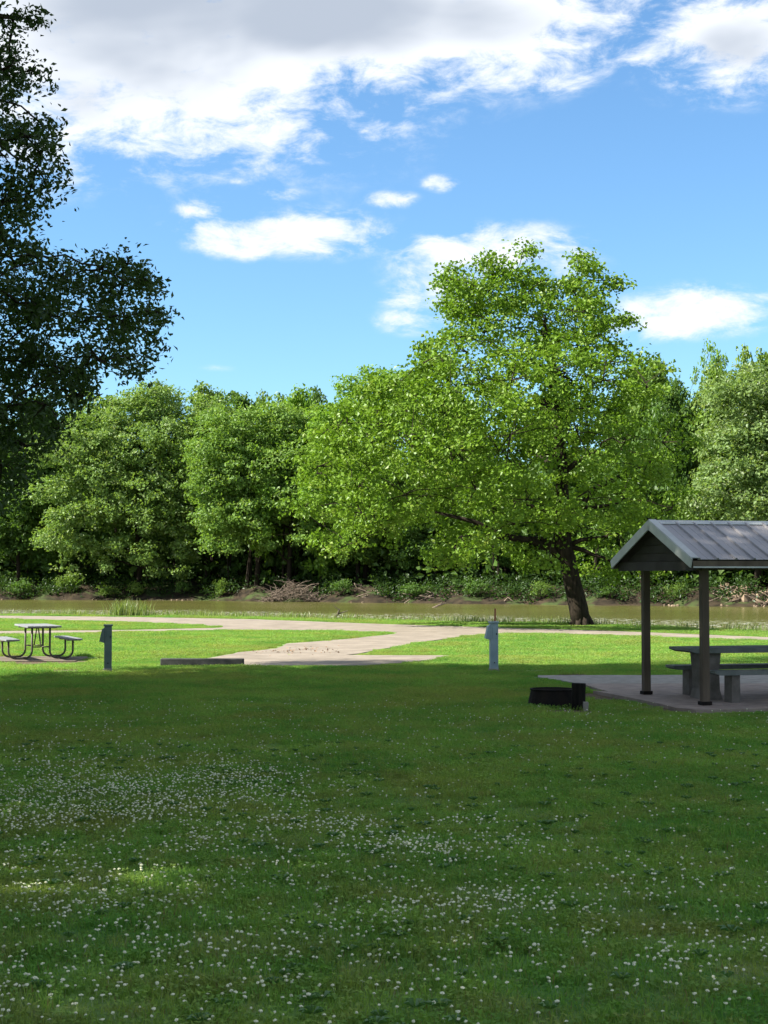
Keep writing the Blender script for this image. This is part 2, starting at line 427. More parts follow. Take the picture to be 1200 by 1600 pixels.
apron = slab('parking_pad', [G(538, 1024.3), G(700, 1025), G(655, 1035.5), G(560, 1040.5), G(250, 1041), G(315, 1031), G(375, 1020), G(430, 1014), G(455, 1024)], -.1, .0225, M_road, .06, step=.7)
# parking pad bare spots get a scatter of dry leaves (below)

# ------------------------------------------------------------------ tree kit
def tri_basis(nrm):
    a = np.cross(nrm, np.array([.3, .2, .93])); ln = np.linalg.norm(a, axis=1, keepdims=True); a /= np.maximum(ln, 1e-6)
    return a, np.cross(nrm, a)
def leaves_from(clumps, outward, n_per, cr, size, rng, flat=.75, up=.45, out=.45, aspect=.62, droop=0.0):
    """clumps (n,3) + outward dirs -> folded leaf diamonds"""
    n = len(clumps); N = n * n_per
    c = np.repeat(clumps, n_per, 0); o = np.repeat(outward, n_per, 0)
    crr = np.repeat(cr if hasattr(cr, '__len__') else np.full(n, cr), n_per)[:, None]
    g = np.clip(rng.normal(0, .5, (N, 3)), -1.0, 1.0); g[:, 2] *= flat
    p = c + g * crr
    p[:, 2] -= droop * np.clip(np.abs(rng.normal(0, 1, N)), 0, 1.8) * crr[:, 0]
    nm = rng.normal(0, .62, (N, 3)) + o * out + np.array([0, 0, up])
    nm /= np.linalg.norm(nm, axis=1, keepdims=True)
    a, b = tri_basis(nm)
    th = rng.uniform(0, 2 * PI, N)[:, None]
    d1 = a * np.cos(th) + b * np.sin(th); d2 = np.cross(nm, d1)
    L = (size * rng.uniform(.65, 1.3, N))[:, None]; W = L * aspect
    v0 = p - d1 * L * .5; v2 = p + d1 * L * .5
    fold = nm * W * .22
    v1 = p + d2 * W * .5 + fold - d1 * L * .06; v3 = p - d2 * W * .5 + fold - d1 * L * .06
    V = np.stack([v0, v1, v2, v3], 1).reshape(-1, 3)
    i = np.arange(N) * 4
    T = np.stack([np.stack([i, i + 1, i + 2], 1), np.stack([i, i + 2, i + 3], 1)], 1).reshape(-1, 3)
    r = rng.uniform(0, 1, N)
    cl_r = np.repeat(rng.uniform(-.25, .25, n), n_per)
    r = np.clip(r * .8 + .1 + cl_r, 0, 1)
    return V, T, np.repeat(r, 2)
def blob_clumps(blobs, per_m2, rng, inner=.5, flat=.85):
    """clump centres on and in each blob; returns centres, outward dirs, blob index"""
    cs, os_, bi = [], [], []
    for k, (x, y, z, r) in enumerate(blobs):
        n = max(3, int(per_m2 * 4 * PI * r * r))
        d = rng.normal(0, 1, (n, 3)); d /= np.linalg.norm(d, axis=1, keepdims=True)
        rr = r * (inner + (1 - inner) * rng.uniform(0, 1, n) ** .6)[:, None] * rng.uniform(.85, 1.12, n)[:, None]
        q = d * rr; q[:, 2] *= flat
        cs.append(q + np.array([x, y, z])); os_.append(d); bi += [k] * n
    return np.concatenate(cs), np.concatenate(os_), np.array(bi)
def tube_np(segs, sides=3):
    """many straight tapered twigs: segs (a, b, ra, rb)"""
    V, Fc = [], []
    for a, b, ra, rb in segs:
        a = np.array(a); b = np.array(b); d = b - a; L = np.linalg.norm(d)
        if L < 1e-6: continue
        d /= L; u = np.cross(d, [.3, .9, .2]); u /= np.linalg.norm(u); v = np.cross(d, u); i0 = len(V)
        for (p, r) in ((a, ra), (b, rb)):
            for k in range(sides):
                t = 2 * PI * k / sides; V.append(p + u * math.cos(t) * r + v * math.sin(t) * r)
        for k in range(sides):
            k2 = (k + 1) % sides
            Fc.append((i0 + k, i0 + k2, i0 + sides + k2, i0 + sides + k))
    return np.array(V), np.array(Fc)
def bez(a, b, lift, n=6, rnd=None, wob=0.0):
    a = Vector(a); b = Vector(b); c = (a + b) / 2 + Vector((0, 0, lift)); out = []
    for i in range(n + 1):
        t = i / n; q = a * (1 - t) ** 2 + c * 2 * t * (1 - t) + b * t * t
        if rnd and 0 < i < n: q = q + Vector((rnd.uniform(-wob, wob), rnd.uniform(-wob, wob), rnd.uniform(-wob, wob)))
        out.append(q)
    return out
def build_tree(name, trunk_pts, trunk_r, blobs, leaf, bark, rng, rnd, per_m2=1.0, n_leaf=30, clump_r=.6, size=.2, inner=.45,
               limb_r=.16, twig=True, sides=8, loc=(0, 0, 0), out=.45, up=.45, droop=0.0, gap=0.0, aspect=.62, limb_frac=1.0, flat=.75):
    root = empty(name, loc)
    tb = MB().tube(trunk_pts, trunk_r, sides, wob=.06)
    # root flare
    p0 = Vector(trunk_pts[0])
    for k in range(6):
        t = 2 * PI * k / 6 + rnd.uniform(-.3, .3); q = Vector((math.cos(t), math.sin(t), 0))
        tb.tube([p0 + q * trunk_r[0] * .35 + Vector((0, 0, trunk_r[0] * 1.3)), p0 + q * trunk_r[0] * 1.0 + Vector((0, 0, .25 * trunk_r[0])), p0 + q * trunk_r[0] * 1.55 - Vector((0, 0, .12))],
                [trunk_r[0] * .42, trunk_r[0] * .36, trunk_r[0] * .14], 5)
    tr = tb.build('trunk', bark, root, smooth=True)
    # limbs: cluster blobs onto trunk points
    lb = MB(); segs = []
    order = sorted(range(len(blobs)), key=lambda i: (Vector(blobs[i][:3]) - Vector(trunk_pts[-1])).length)
    nodes = [(Vector(q), trunk_r[i]) for i, q in enumerate(trunk_pts) if i >= len(trunk_pts) // 3]
    for i in order:
        b = Vector(blobs[i][:3])
        if rnd.random() > limb_frac: continue
        best = min(nodes, key=lambda q: (q[0] - b).length + (0 if q[0].z < b.z else 1.3 * (q[0].z - b.z)) - q[1] * 2)
        L = (best[0] - b).length
        if L < .15: continue
        r0 = min(best[1] * .7, limb_r * (.35 + L * .12)); r1 = max(.02, r0 * .35)
        pts = bez(best[0], b, L * .12, 5, rnd, L * .035)
        lb.tube(pts, [r0 + (r1 - r0) * t / 5 for t in range(6)], 5, cap=False)
        nodes.append((pts[3], r0 * .5)); nodes.append((b, r1))
    br_ = lb.build('branches', bark, root, smooth=True); br_['kind'] = 'stuff'
    cs, od, bi = blob_clumps(blobs, per_m2, rng, inner)
    if gap:
        k = vnoise(cs[:, 0] * 1.1 + 3, cs[:, 2] * 1.3 + cs[:, 1] * .6, 5) > -gap
        cs, od, bi = cs[k], od[k], bi[k]
    if twig:
        sel = rng.uniform(0, 1, len(cs)) < .8
        hubs = {}; tw = []
        for b_ in range(len(blobs)):
            own = cs[bi == b_]; ctr = np.array(blobs[b_][:3])
            if not len(own): continue
            hs = [ctr + (own[q] - ctr) * rng.uniform(.35, .6) for q in rng.integers(0, len(own), 4)]
            hubs[b_] = np.array(hs)
            for h_ in hs: tw.append((ctr, h_, limb_r * .12 + .004, limb_r * .07 + .004))
        for c_, b_, s_ in zip(cs, bi, sel):
            if s_:
                hh_ = hubs[b_]; h_ = hh_[np.argmin(((hh_ - c_) ** 2).sum(1))]
                tw.append((h_, c_, limb_r * .06 + .004, .003 + limb_r * .015))
        V, Fc = tube_np(tw)
        tg = mesh_np('twigs', V, Fc, bark, root); tg['kind'] = 'stuff'
    V, T, r = leaves_from(cs, od, n_leaf, clump_r * rng.uniform(.7, 1.3, len(cs)), size, rng, out=out, up=up, droop=droop, aspect=aspect, flat=flat)
    cr = mesh_np('crown', V, T, leaf, root, attrs={'rnd': ('FACE', r)})
    return root
def copy_tree(root, loc, rz, sc, color, label, group=None, name=None, cat='tree'):
    r = root.copy(); C.objects.link(r); r.location = loc; r.rotation_euler = (0, 0, rz); r.scale = sc
    if name: r.name = name
    for ch in list(root.children):
        c_ = ch.copy(); C.objects.link(c_); c_.parent = r
        if ch.name.startswith('crown'): c_.color = color
    for k in ('label', 'category', 'group'):
        if k in r: del r[k]
    tag(r, label, cat, group)
    return r

rng = np.random.default_rng(11)
# --------------------------------------------------------- the big tree on the bank
TY = 58.4
def bt(x, y, r, dy=0.0):
    p = at(x, y, TY); s = TY / F
    return (p.x, TY + dy, p.z, r * s)
big_px = [(712, 435, 14), (705, 458, 12), (722, 470, 18), (716, 498, 16), (745, 480, 18), (735, 440, 10), (772, 412, 12), (770, 440, 18), (800, 432, 14), (822, 408, 13), (828, 438, 20), (858, 455, 16), (880, 448, 14), (905, 432, 14), (912, 405, 9), (928, 445, 16), (950, 458, 11), (938, 480, 18), (955, 500, 12),
          (775, 480, 26), (815, 478, 30), (855, 490, 28), (900, 480, 24), (760, 515, 24), (800, 520, 34), (850, 530, 34), (900, 515, 26), (935, 525, 14), (955, 548, 9), (925, 550, 14), (870, 560, 34), (820, 565, 36), (770, 560, 34), (725, 580, 34), (690, 590, 30), (678, 550, 10), (672, 566, 12), (708, 556, 16), (650, 590, 20), (905, 585, 34), (950, 600, 26),
          (640, 618, 52), (700, 640, 60), (780, 630, 64), (850, 620, 64), (920, 630, 62), (985, 620, 44), (590, 640, 46),
          (560, 680, 52), (510, 690, 44), (500, 740, 44), (560, 745, 60), (630, 700, 66), (700, 715, 66), (780, 710, 66), (860, 705, 66), (940, 700, 64), (1010, 710, 58), 
          (480, 785, 30), (505, 815, 34), (530, 845, 24), (570, 805, 46), (640, 775, 56), (720, 785, 56), (800, 790, 56), (880, 785, 56), (950, 790, 56), (1020, 800, 46),
          (720, 845, 30), (695, 870, 18), (750, 850, 30), (790, 835, 34), (850, 835, 30), (935, 845, 34), (960, 878, 22), (1010, 860, 32), (985, 895, 16), (835, 870, 12), (610, 830, 26)]
cxm, czm = 790, 700
bl = []
for (x, y, r) in big_px:
    q = ((x - cxm) / 330) ** 2 + ((y - czm) / 260) ** 2
    dd = 6.3 * math.sqrt(max(.04, 1 - q))
    if y < 570: dd = min(dd, 2.2 + max(0, y - 480) * .02)
    for s_ in (-1, 0, 1):
        if s_ == 0 and q > .85: continue
        bl.append(bt(x + random.uniform(-14, 14), y + random.uniform(-10, 10), r * random.uniform(.85, 1.1), s_ * dd * random.uniform(.75, 1.05) + random.uniform(-.5, .5)))
tb = [at(908, 981, TY), at(903, 950, TY), at(893, 905, TY), at(881, 855, TY), at(876, 810, TY), at(880, 740, TY), at(872, 660, TY), at(862, 580, TY), at(852, 500, TY)]
base = Vector((tb[0].x, TY, 0))
loc = lambda v: (v[0] - base.x, v[1] - base.y, v[2])
bigtree = build_tree('shade_tree', [loc(q) for q in tb], [.38, .36, .35, .34, .30, .24, .18, .12, .06],
                     [(*loc(b_[:3]), b_[3]) for b_ in bl], M_maple, M_bark, rng, random.Random(3), per_m2=.48, n_leaf=62, clump_r=.60, size=.155,
                     limb_r=.22, loc=base, out=.3, up=.5, droop=.10, gap=.85, aspect=.8, flat=.5)
# the low heavy limb running left from the fork
a_ = at(884, 868, TY)
lm = MB().tube([loc(at(883, 878, TY)), loc(at(862, 856, TY)), loc(at(830, 846, TY)), loc(at(790, 838, TY)), loc(at(740, 815, TY)), loc(at(680, 800, TY))], [.24, .19, .16, .13, .09, .05], 7)
lm.build('limb', M_bark, bigtree, smooth=True)
lm = MB().tube([loc(at(880, 850, TY)), loc(at(900, 800, TY)), loc(at(935, 760, TY)), loc(at(980, 740, TY))], [.22, .17, .12, .06], 7)
lm.build('limb', M_bark, bigtree, smooth=True)
tag(bigtree, 'large spreading shade tree with a dark leaning trunk on the near riverbank', 'tree')

# --------------------------------------------------------- dark tree at the left edge
LY = 27.5
def lt(x, y, r, dy=0.0):
    Y = LY + dy; s = Y / F; p = at(x, y, Y); return (p.x, Y, p.z, r * s)
left_px = [(-50, 30, 60), (10, 10, 22), (38, 20, 14), (8, 100, 32), (45, 105, 18), (-40, 130, 60), (30, 200, 42), (66, 195, 18), (-20, 220, 55), (62, 240, 26), (72, 290, 20),
           (35, 300, 40), (-20, 330, 55), (10, 390, 50), (60, 400, 34), (100, 430, 40), (150, 420, 28), (200, 402, 20), (185, 440, 40), (225, 440, 26), (235, 490, 26), (190, 500, 38), (245, 535, 16),
           (140, 490, 46), (80, 490, 50), (20, 470, 55), (-30, 440, 55), (150, 560, 42), (205, 560, 26), (100, 580, 46), (40, 560, 60), (-20, 560, 60), (130, 610, 26), (70, 640, 42), (10, 640, 55),
           (-40, 660, 60), (45, 690, 36), (0, 730, 44), (-30, 780, 42), (30, 755, 22), (90, 665, 20)]
bl = []
for (x, y, r) in left_px:
    for s_ in (-1, 1):
        if r < 24 and s_ == 1: continue
        dd = 0 if r < 24 else s_ * random.uniform(.4, 3.0)
        bl.append(lt(x + random.uniform(-6, 6), y + random.uniform(-8, 8), r * random.uniform(.85, 1.05), dd))
rl = random.Random(21); k = 0
while k < 120:
    v = Vector((rl.gauss(0, 1), rl.gauss(0, 1), rl.gauss(0, 1))).normalized() * rl.uniform(.45, 1)
    p_ = Vector((-10.6 + v.x * 6.0, 25.6 + v.y * 7.0, 10.6 + v.z * 8.2)); r_ = rl.uniform(.9, 1.6)
    sx = 600 + F * (p_.x + r_ * 1.3) / p_.y; sy = 900 - F * (p_.z - CAM_H - r_ * 1.2) / p_.y
    k += 1
    if sx > 0 and sy > 0: continue
    bl.append((p_.x, p_.y, p_.z, r_))
tb = [(-10.8, 26.6, -.05), (-10.7, 26.6, 1.5), (-10.4, 26.5, 3.5), (-10.2, 26.7, 6), (-10.4, 27, 9), (-10.1, 27.1, 12), (-10.3, 27.2, 15.5)]
base = Vector((-10.8, 26.6, 0))
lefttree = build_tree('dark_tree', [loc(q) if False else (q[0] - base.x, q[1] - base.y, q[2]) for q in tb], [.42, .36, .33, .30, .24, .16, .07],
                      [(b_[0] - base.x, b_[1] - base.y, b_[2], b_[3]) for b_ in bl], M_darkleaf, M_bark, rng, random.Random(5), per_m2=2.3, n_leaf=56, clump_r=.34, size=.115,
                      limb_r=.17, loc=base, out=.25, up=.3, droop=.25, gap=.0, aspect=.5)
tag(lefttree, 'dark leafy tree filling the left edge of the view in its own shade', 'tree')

# --------------------------------------------------------- trees beside and behind the camera that throw the foreground shade
def round_blobs(rnd, n, c, R, r0, r1):
    out = []
    for _ in range(n):
        v = Vector((rnd.gauss(0, 1), rnd.gauss(0, 1), rnd.gauss(0, 1))).normalized() * rnd.uniform(.35, 1) ** .7
        out.append((c[0] + v.x * R[0], c[1] + v.y * R[1], c[2] + v.z * R[2], rnd.uniform(r0, r1)))
    return out
rs = random.Random(44)
shade = build_tree('park_tree', [(0, 0, -.1), (.1, 0, 2), (0, .2, 5), (.3, .1, 9), (.1, 0, 13), (0, .2, 17)], [.42, .36, .32, .24, .15, .06],
                   round_blobs(rs, 75, (0, 0, 11.3), (6.0, 6.0, 7.6), 1.0, 1.8), M_shadeleaf, M_bark, rng, rs, per_m2=.6, n_leaf=25, clump_r=.8, size=.36, limb_r=.16, twig=False, loc=(-11.6, 17.6, 0), gap=0)
tag(shade, 'tall leafy park tree outside the left of the view', 'tree', 'park trees beside and behind the viewer')
shade.scale = (1.05, 1.05, 1.2)
for (x, y, rz, s_) in [(-11.0, 11.4, 1.9, 1.05), (-9.8, 4.0, 1.1, 1.05), (-18.5, 20.5, 3.4, 1.15)]:
    copy_tree(shade, (x, y, 0), rz, (s_, s_, s_ * 1.15), (1, 1, 1, 1), 'tall leafy park tree outside the left of the view', 'park trees beside and behind the viewer')

# --------------------------------------------------------- far bank trees
def far_proto(name, seed, kind):
    r_ = random.Random(seed)
    if kind == 'broad':
        B = round_blobs(r_, 46, (0, 0, 12.5), (6.4, 6.0, 7.4), 1.5, 2.6) + round_blobs(r_, 14, (0, 0, 5.5), (6.2, 5.8, 2.2), 1.0, 1.8); h = 17
        kw = dict(per_m2=.55, n_leaf=18, clump_r=.95, size=.60)
    elif kind == 'tall':
        B = round_blobs(r_, 42, (0, 0, 13.0), (4.6, 4.6, 9.0), 1.2, 2.1); h = 20
        for _ in range(12): B.append((r_.uniform(-3.4, 3.4), r_.uniform(-3, 3), r_.uniform(17.5, 22), r_.uniform(.6, 1.0)))
        kw = dict(per_m2=.6, n_leaf=18, clump_r=.85, size=.55)
    elif kind == 'airy':
        B = round_blobs(r_, 34, (0, 0, 15.5), (6.4, 5.0, 6.2), .9, 1.6); h = 18
        kw = dict(per_m2=.50, n_leaf=11, clump_r=.7, size=.42)
    elif kind == 'willow':
        B = []
        for _ in range(16):
            t = r_.uniform(0, 2 * PI); R = r_.uniform(1.5, 6.6); z = 17.5 - R * .75 + r_.uniform(-1, 2)
            for j in range(r_.randint(3, 6)):
                B.append((math.cos(t) * (R + .15 * j) + r_.uniform(-.4, .4), math.sin(t) * (R + .15 * j), z - j * 2.1, r_.uniform(1.1, 1.7)))
        h = 16
        kw = dict(per_m2=.6, n_leaf=18, clump_r=.9, size=.55)
    elif kind == 'shrub':
        B = round_blobs(r_, 12, (0, 0, 1.5), (1.7, 1.5, 1.2), .6, 1.0); h = 2
        kw = dict(per_m2=1.0, n_leaf=12, clump_r=.5, size=.30)
    if kind == 'shrub':
        tr, rr = [(0, 0, -.2), (.05, 0, .8), (0, .1, 1.8)], [.09, .06, .02]
    else:
        tr = [(0, 0, -.6), (r_.uniform(-.3, .3), 0, 3), (r_.uniform(-.5, .5), .2, 7), (r_.uniform(-.6, .6), .1, 12), (0, 0, h)]; rr = [.42, .34, .28, .18, .06]
    return build_tree(name, tr, rr, B, M_farleaf, M_bark_pale if kind == 'airy' else M_bark, rng, r_, limb_r=.15 if kind != 'shrub' else .04, twig=(kind == 'airy'), sides=6, inner=.55,
                      out=.5, up=.45, droop=.25 if kind == 'willow' else .1, **kw)
protos = {k: far_proto(nm, sd, k) for k, nm, sd in (('broad', 'riverside_tree', 1), ('tall', 'tall_riverside_tree', 2), ('airy', 'airy_tree', 3), ('willow', 'willow', 4), ('shrub', 'bank_shrub', 5))}
NOM = {'broad': (22.3, 8.3), 'tall': (23.0, 6.2), 'airy': (22.8, 7.6), 'willow': (19.5, 7.9), 'shrub': (3.3, 2.4)}
used = set()
def far_tree(kind, x, top, halfw, back, color, label, rz, cat='tree', group='trees along the far riverbank'):
    """x, top, halfw in photo pixels; back = metres behind the waterline"""
    a = (x - 600) / F; Y = 170.0
    for _ in range(12): Y = float(far_y(a * Y)) + back
    X = a * Y; g = float(ground_h(X, Y)); s = Y / F
    h = CAM_H + (900 - top) * s - g
    sz = h / NOM[kind][0]; sx = halfw * s / NOM[kind][1]
    if kind not in used:
        used.add(kind); r_ = protos[kind]; r_.location = (X, Y, g); r_.rotation_euler = (0, 0, rz); r_.scale = (sx, sx, sz)
        for ch in r_.children:
            if ch.name.startswith('crown'): ch.color = color
        tag(r_, label, cat, group)
    else:
        copy_tree(protos[kind], (X, Y, g), rz, (sx, sx, sz), color, label, group, cat=cat)
Y_ = (1.2, 1.15, 1.0, 1); N_ = (1, 1, 1, 1); D_ = (.62, .72, .75, 1); P_ = (1.35, 1.3, 1.6, 1); B_ = (1.15, 1.25, .8, 1); G_ = (1.1, 1.1, 1.35, 1)
# skyline row
far_tree('airy', 262, 575, 92, 24, P_, 'pale airy tree with see-through top on the skyline left of centre', .4)
far_tree('tall', 372, 600, 60, 30, D_, 'dark narrow tree on the skyline just right of the pale airy tree', 1.2)
far_tree('tall', 440, 604, 56, 28, N_, 'spiky topped green tree on the skyline behind the drooping tree', 2.9)
far_tree('tall', 492, 600, 50, 34, D_, 'small dark spiky tree on the skyline left of the rounded bright crown', 4.1)
far_tree('broad', 700, 600, 90, 22, N_, 'green tree wholly overlapped by the upper shade tree crown', 2.0)
far_tree('tall', 860, 600, 80, 20, D_, 'dark tree behind the middle of the shade tree', .3)
far_tree('tall', 1000, 575, 56, 16, D_, 'dark tufted tree immediately right of the shade tree top', 5.0)
far_tree('airy', 1103, 492, 62, 22, B_, 'tallest yellow green tree on the right skyline with bare twigs', 1.7)
far_tree('broad', 1050, 580, 70, 10, D_, 'dark bushy tree beneath the tallest right skyline tree', 3.6)
far_tree('tall', 1190, 532, 62, 18, Y_, 'sunlit tree at the right edge of the view above the shelter roof', 3.1)
far_tree('broad', 1250, 590, 95, 8, G_, 'greyish green tree cut by the right edge of the view', 4.4)
far_tree('broad', 60, 610, 95, 22, D_, 'dark tree on the skyline behind the left edge tree', 5.2)
far_tree('tall', 150, 600, 70, 26, N_, 'green tree between the dark left edge tree and the airy tree', 2.2)
far_tree('broad', -60, 590, 100, 14, N_, 'broad tree beyond the left edge of the view', 1.4)
far_tree('broad', 322, 590, 78, 18, N_, 'rounded green tree filling the skyline between the pale airy tree and the brush pile', .8)
far_tree('broad', 462, 596, 72, 20, B_, 'rounded skyline tree above the brush pile', 2.5)
far_tree('broad', 1020, 548, 92, 14, (.85, .9, .85, 1), 'broad dark tree rising right behind the shelter gable', 4.0)
far_tree('broad', 1125, 556, 76, 12, N_, 'broad green tree rising behind the shelter roof', 5.3)
# front row leaning over the water
far_tree('willow', 452, 655, 82, 6, B_, 'drooping bright tree directly above the brush pile', 4.4)
far_tree('broad', 30, 700, 80, 6, D_, 'low dark tree behind the left picnic table', 1.0)
far_tree('broad', 560, 690, 80, 9, N_, 'low dim tree seen below the left arm of the shade tree', 5.5)
far_tree('broad', 985, 700, 75, 8, D_, 'low dark tree behind the right side of the shade tree trunk', .5)
far_tree('broad', 790, 720, 95, 12, D_, 'low dark tree behind the shade tree trunk on its left', 4.9)
far_tree('broad', 680, 740, 80, 10, D_, 'low dark tree above the brown bank in the middle', 2.7)
far_tree('broad', 1090, 730, 70, 9, N_, 'low green tree above the shelter gable', 2.1)
def bank_tree(name, px_blobs, back, trunk_x, color, label, depth=4.0, leaf=.44, seed=1):
    r_ = random.Random(seed); a = (trunk_x - 600) / F; Y = 170.0
    for _ in range(12): Y = float(far_y(a * Y)) + back
    X = a * Y; g = float(ground_h(X, Y)); s = Y / F; B = []
    ys__ = [q[1] for q in px_blobs]; y0, y1 = min(ys__), max(ys__)
    for (x, y, rr) in px_blobs:
        for sg in (-1, 0, 1):
            if sg == 0 and rr < 35: continue
            p_ = at(x + r_.uniform(-8, 8), y + r_.uniform(-8, 8), Y)
            # lower sprays reach out over the water, the crown rounds back towards its top
            lean = -4.0 * (y - y0) / (y1 - y0) * 1.2
            B.append((p_.x - X, sg * depth * r_.uniform(.5, 1) * (.5 + .5 * min(1, rr / 50)) + lean, p_.z - g, rr * s * r_.uniform(.75, .95)))
    topz = max(b_[2] for b_ in B)
    t_ = build_tree(name, [(0, 1, -.5), (.2, .8, 3), (-.3, .4, topz * .35), (.3, 0, topz * .6), (0, 0, topz * .9)], [.40, .34, .28, .18, .06], B, M_farleaf, M_bark, rng, r_,
                    per_m2=.40, n_leaf=30, clump_r=.95, size=leaf, limb_r=.15, twig=False, sides=6, inner=.45, out=.4, up=.55, droop=.22, gap=.62, flat=.5, loc=(X, Y, g))
    for ch in t_.children:
        if ch.name.startswith('crown'): ch.color = color
    return tag(t_, label, 'tree', 'trees along the far riverbank')
bank_tree('drooping_tree', [(125, 715, 36), (112, 760, 26), (160, 680, 48), (205, 640, 46), (250, 625, 44), (165, 745, 46), (215, 705, 52), (270, 680, 50), (145, 800, 32), (185, 800, 38), (188, 850, 24), (180, 885, 13),
           (230, 765, 48), (285, 745, 46), (245, 815, 34), (285, 810, 38), (298, 855, 24), (292, 888, 13), (310, 690, 40), (120, 850, 24), (105, 815, 26), (150, 860, 20), (240, 860, 24), (250, 895, 12), (120, 885, 12), (330, 640, 36), (325, 760, 36), (340, 820, 28), (85, 700, 34), (80, 770, 30), (85, 840, 28)], 5, 215, (1.22, 1.17, 1.6, 1), 'widest pale drooping tree hanging over the far bank beside the dark left tree', seed=31)
bank_tree('layered_tree', [(478, 722, 44), (492, 780, 36), (484, 662, 36), (475, 835, 24), (500, 840, 20), (510, 700, 36), (335, 655, 34), (320, 715, 36), (385, 650, 32), (420, 645, 30), (345, 700, 40), (390, 690, 42), (330, 760, 40), (372, 750, 44), (425, 735, 46), (345, 812, 36), (395, 805, 38), (440, 790, 36), (330, 850, 18), (365, 845, 20), (420, 840, 20), (465, 700, 42), (478, 760, 36), (450, 665, 36)],
          4, 400, (1.12, 1.15, 1.25, 1), 'light green tree with layered sprays above the brush pile', seed=32)
bank_tree('rounded_tree', [(545, 605, 30), (590, 595, 34), (635, 600, 32), (540, 650, 44), (600, 650, 50), (655, 640, 40), (505, 665, 36), (520, 720, 46), (590, 730, 50), (500, 780, 36), (560, 800, 44), (620, 800, 44), (540, 850, 24)],
          10, 570, (1.15, 1.25, .9, 1), 'rounded bright tree whose top shows left of the big shade tree', seed=33)
bank_tree('grey_green_tree', [(1130, 620, 36), (1175, 600, 40), (1215, 620, 44), (1130, 680, 44), (1185, 670, 48), (1120, 740, 42), (1180, 745, 46), (1090, 775, 34), (1150, 800, 40), (1205, 800, 44), (1160, 850, 30), (1210, 860, 30), (1240, 700, 50)],
          5, 1185, (1.2, 1.1, 1.8, 1), 'grey green drooping tree behind the shelter roof', seed=34)
# shrubs on the bank
for (x, top, hw, bk, c_, lb_, rz) in [
    (105, 893, 20, 2.5, N_, 'small bush on the far bank left of the four dark trunks', 0), (35, 900, 26, 2, D_, 'dark bush on the far bank above the left picnic table', 1),
    (215, 905, 17, 1.5, Y_, 'sunlit little bush at the far waterline above the left pedestal', 2), (170, 912, 22, 1.6, N_, 'low bush at the far waterline left of the sunlit one', 3),
    (285, 905, 16, 2.0, D_, 'dim bush on the far bank between pedestal and brush pile', 4), (345, 900, 14, 2.2, N_, 'single pale sprig bush under the drooping branches', 5),
    (535, 902, 20, 2.2, D_, 'dark bush just right of the brush pile', .6), (650, 908, 30, 2.6, D_, 'low dark bush on the brown middle bank', 1.6),
    (745, 900, 26, 2.3, D_, 'dark bush on the far bank left of the leaning trunk', 2.6), (845, 905, 22, 2.4, N_, 'bush seen just left of the leaning trunk', 3.6),
    (945, 915, 22, 2.0, D_, 'low bush seen between the leaning trunk and shelter', 4.6), (1055, 908, 18, 2.4, N_, 'bush seen between the two shelter posts', 5.6)]:
    far_tree('shrub', x, top, hw, bk, c_, lb_, rz, cat='bush', group='bushes on the far bank')
# deep wood behind them
N = 60000
sx_ = rng.uniform(-120, 110, N); back_ = 5 + rng.uniform(0, 1, N) ** .8 * 42
sy_ = far_y(sx_) + back_
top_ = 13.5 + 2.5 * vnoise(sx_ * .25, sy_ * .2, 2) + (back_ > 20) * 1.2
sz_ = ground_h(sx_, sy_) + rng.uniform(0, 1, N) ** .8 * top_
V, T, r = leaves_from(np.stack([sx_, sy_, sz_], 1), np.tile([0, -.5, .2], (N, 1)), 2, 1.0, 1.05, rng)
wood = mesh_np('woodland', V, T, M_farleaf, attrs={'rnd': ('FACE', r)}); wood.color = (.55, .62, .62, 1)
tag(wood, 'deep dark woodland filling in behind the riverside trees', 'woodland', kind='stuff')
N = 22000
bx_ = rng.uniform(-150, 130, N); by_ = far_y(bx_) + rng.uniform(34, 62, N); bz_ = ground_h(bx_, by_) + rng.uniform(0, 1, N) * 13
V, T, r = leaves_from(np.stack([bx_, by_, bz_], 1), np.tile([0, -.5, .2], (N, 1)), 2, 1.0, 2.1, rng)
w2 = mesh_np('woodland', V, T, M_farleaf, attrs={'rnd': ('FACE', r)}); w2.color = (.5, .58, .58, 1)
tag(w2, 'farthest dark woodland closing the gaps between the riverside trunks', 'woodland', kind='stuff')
tm = []
rt = random.Random(91)
for i in range(120):
    x = rt.uniform(-85, 80); b_ = rt.uniform(5, 32); y = float(far_y(x)) + b_; g = float(ground_h(x, y)); r0 = rt.uniform(.10, .3)
    tm.append(((x, y, g - .3), (x + rt.uniform(-.9, .9), y, g + rt.uniform(6, 11)), r0, r0 * .6))
V, Fc = tube_np(tm, 5); wt = mesh_np('woodland_trunks', V, Fc, M_bark); tag(wt, 'thin dark trunks standing inside the far wood', 'trunks', kind='stuff')
# undergrowth on the bank slope
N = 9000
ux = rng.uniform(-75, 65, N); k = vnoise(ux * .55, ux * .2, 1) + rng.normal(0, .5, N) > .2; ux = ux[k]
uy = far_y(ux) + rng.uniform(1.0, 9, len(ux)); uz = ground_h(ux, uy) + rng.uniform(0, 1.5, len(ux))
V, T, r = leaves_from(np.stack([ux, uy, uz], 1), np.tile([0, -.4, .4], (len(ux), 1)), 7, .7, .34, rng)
ug = mesh_np('undergrowth', V, T, M_farleaf, attrs={'rnd': ('FACE', r)}); ug.color = (.24, .31, .30, 1)  # dark tint puts the shade under the overhanging trees into the leaf colour
tag(ug, 'leafy undergrowth creeping down the brown far bank', 'undergrowth', kind='stuff')

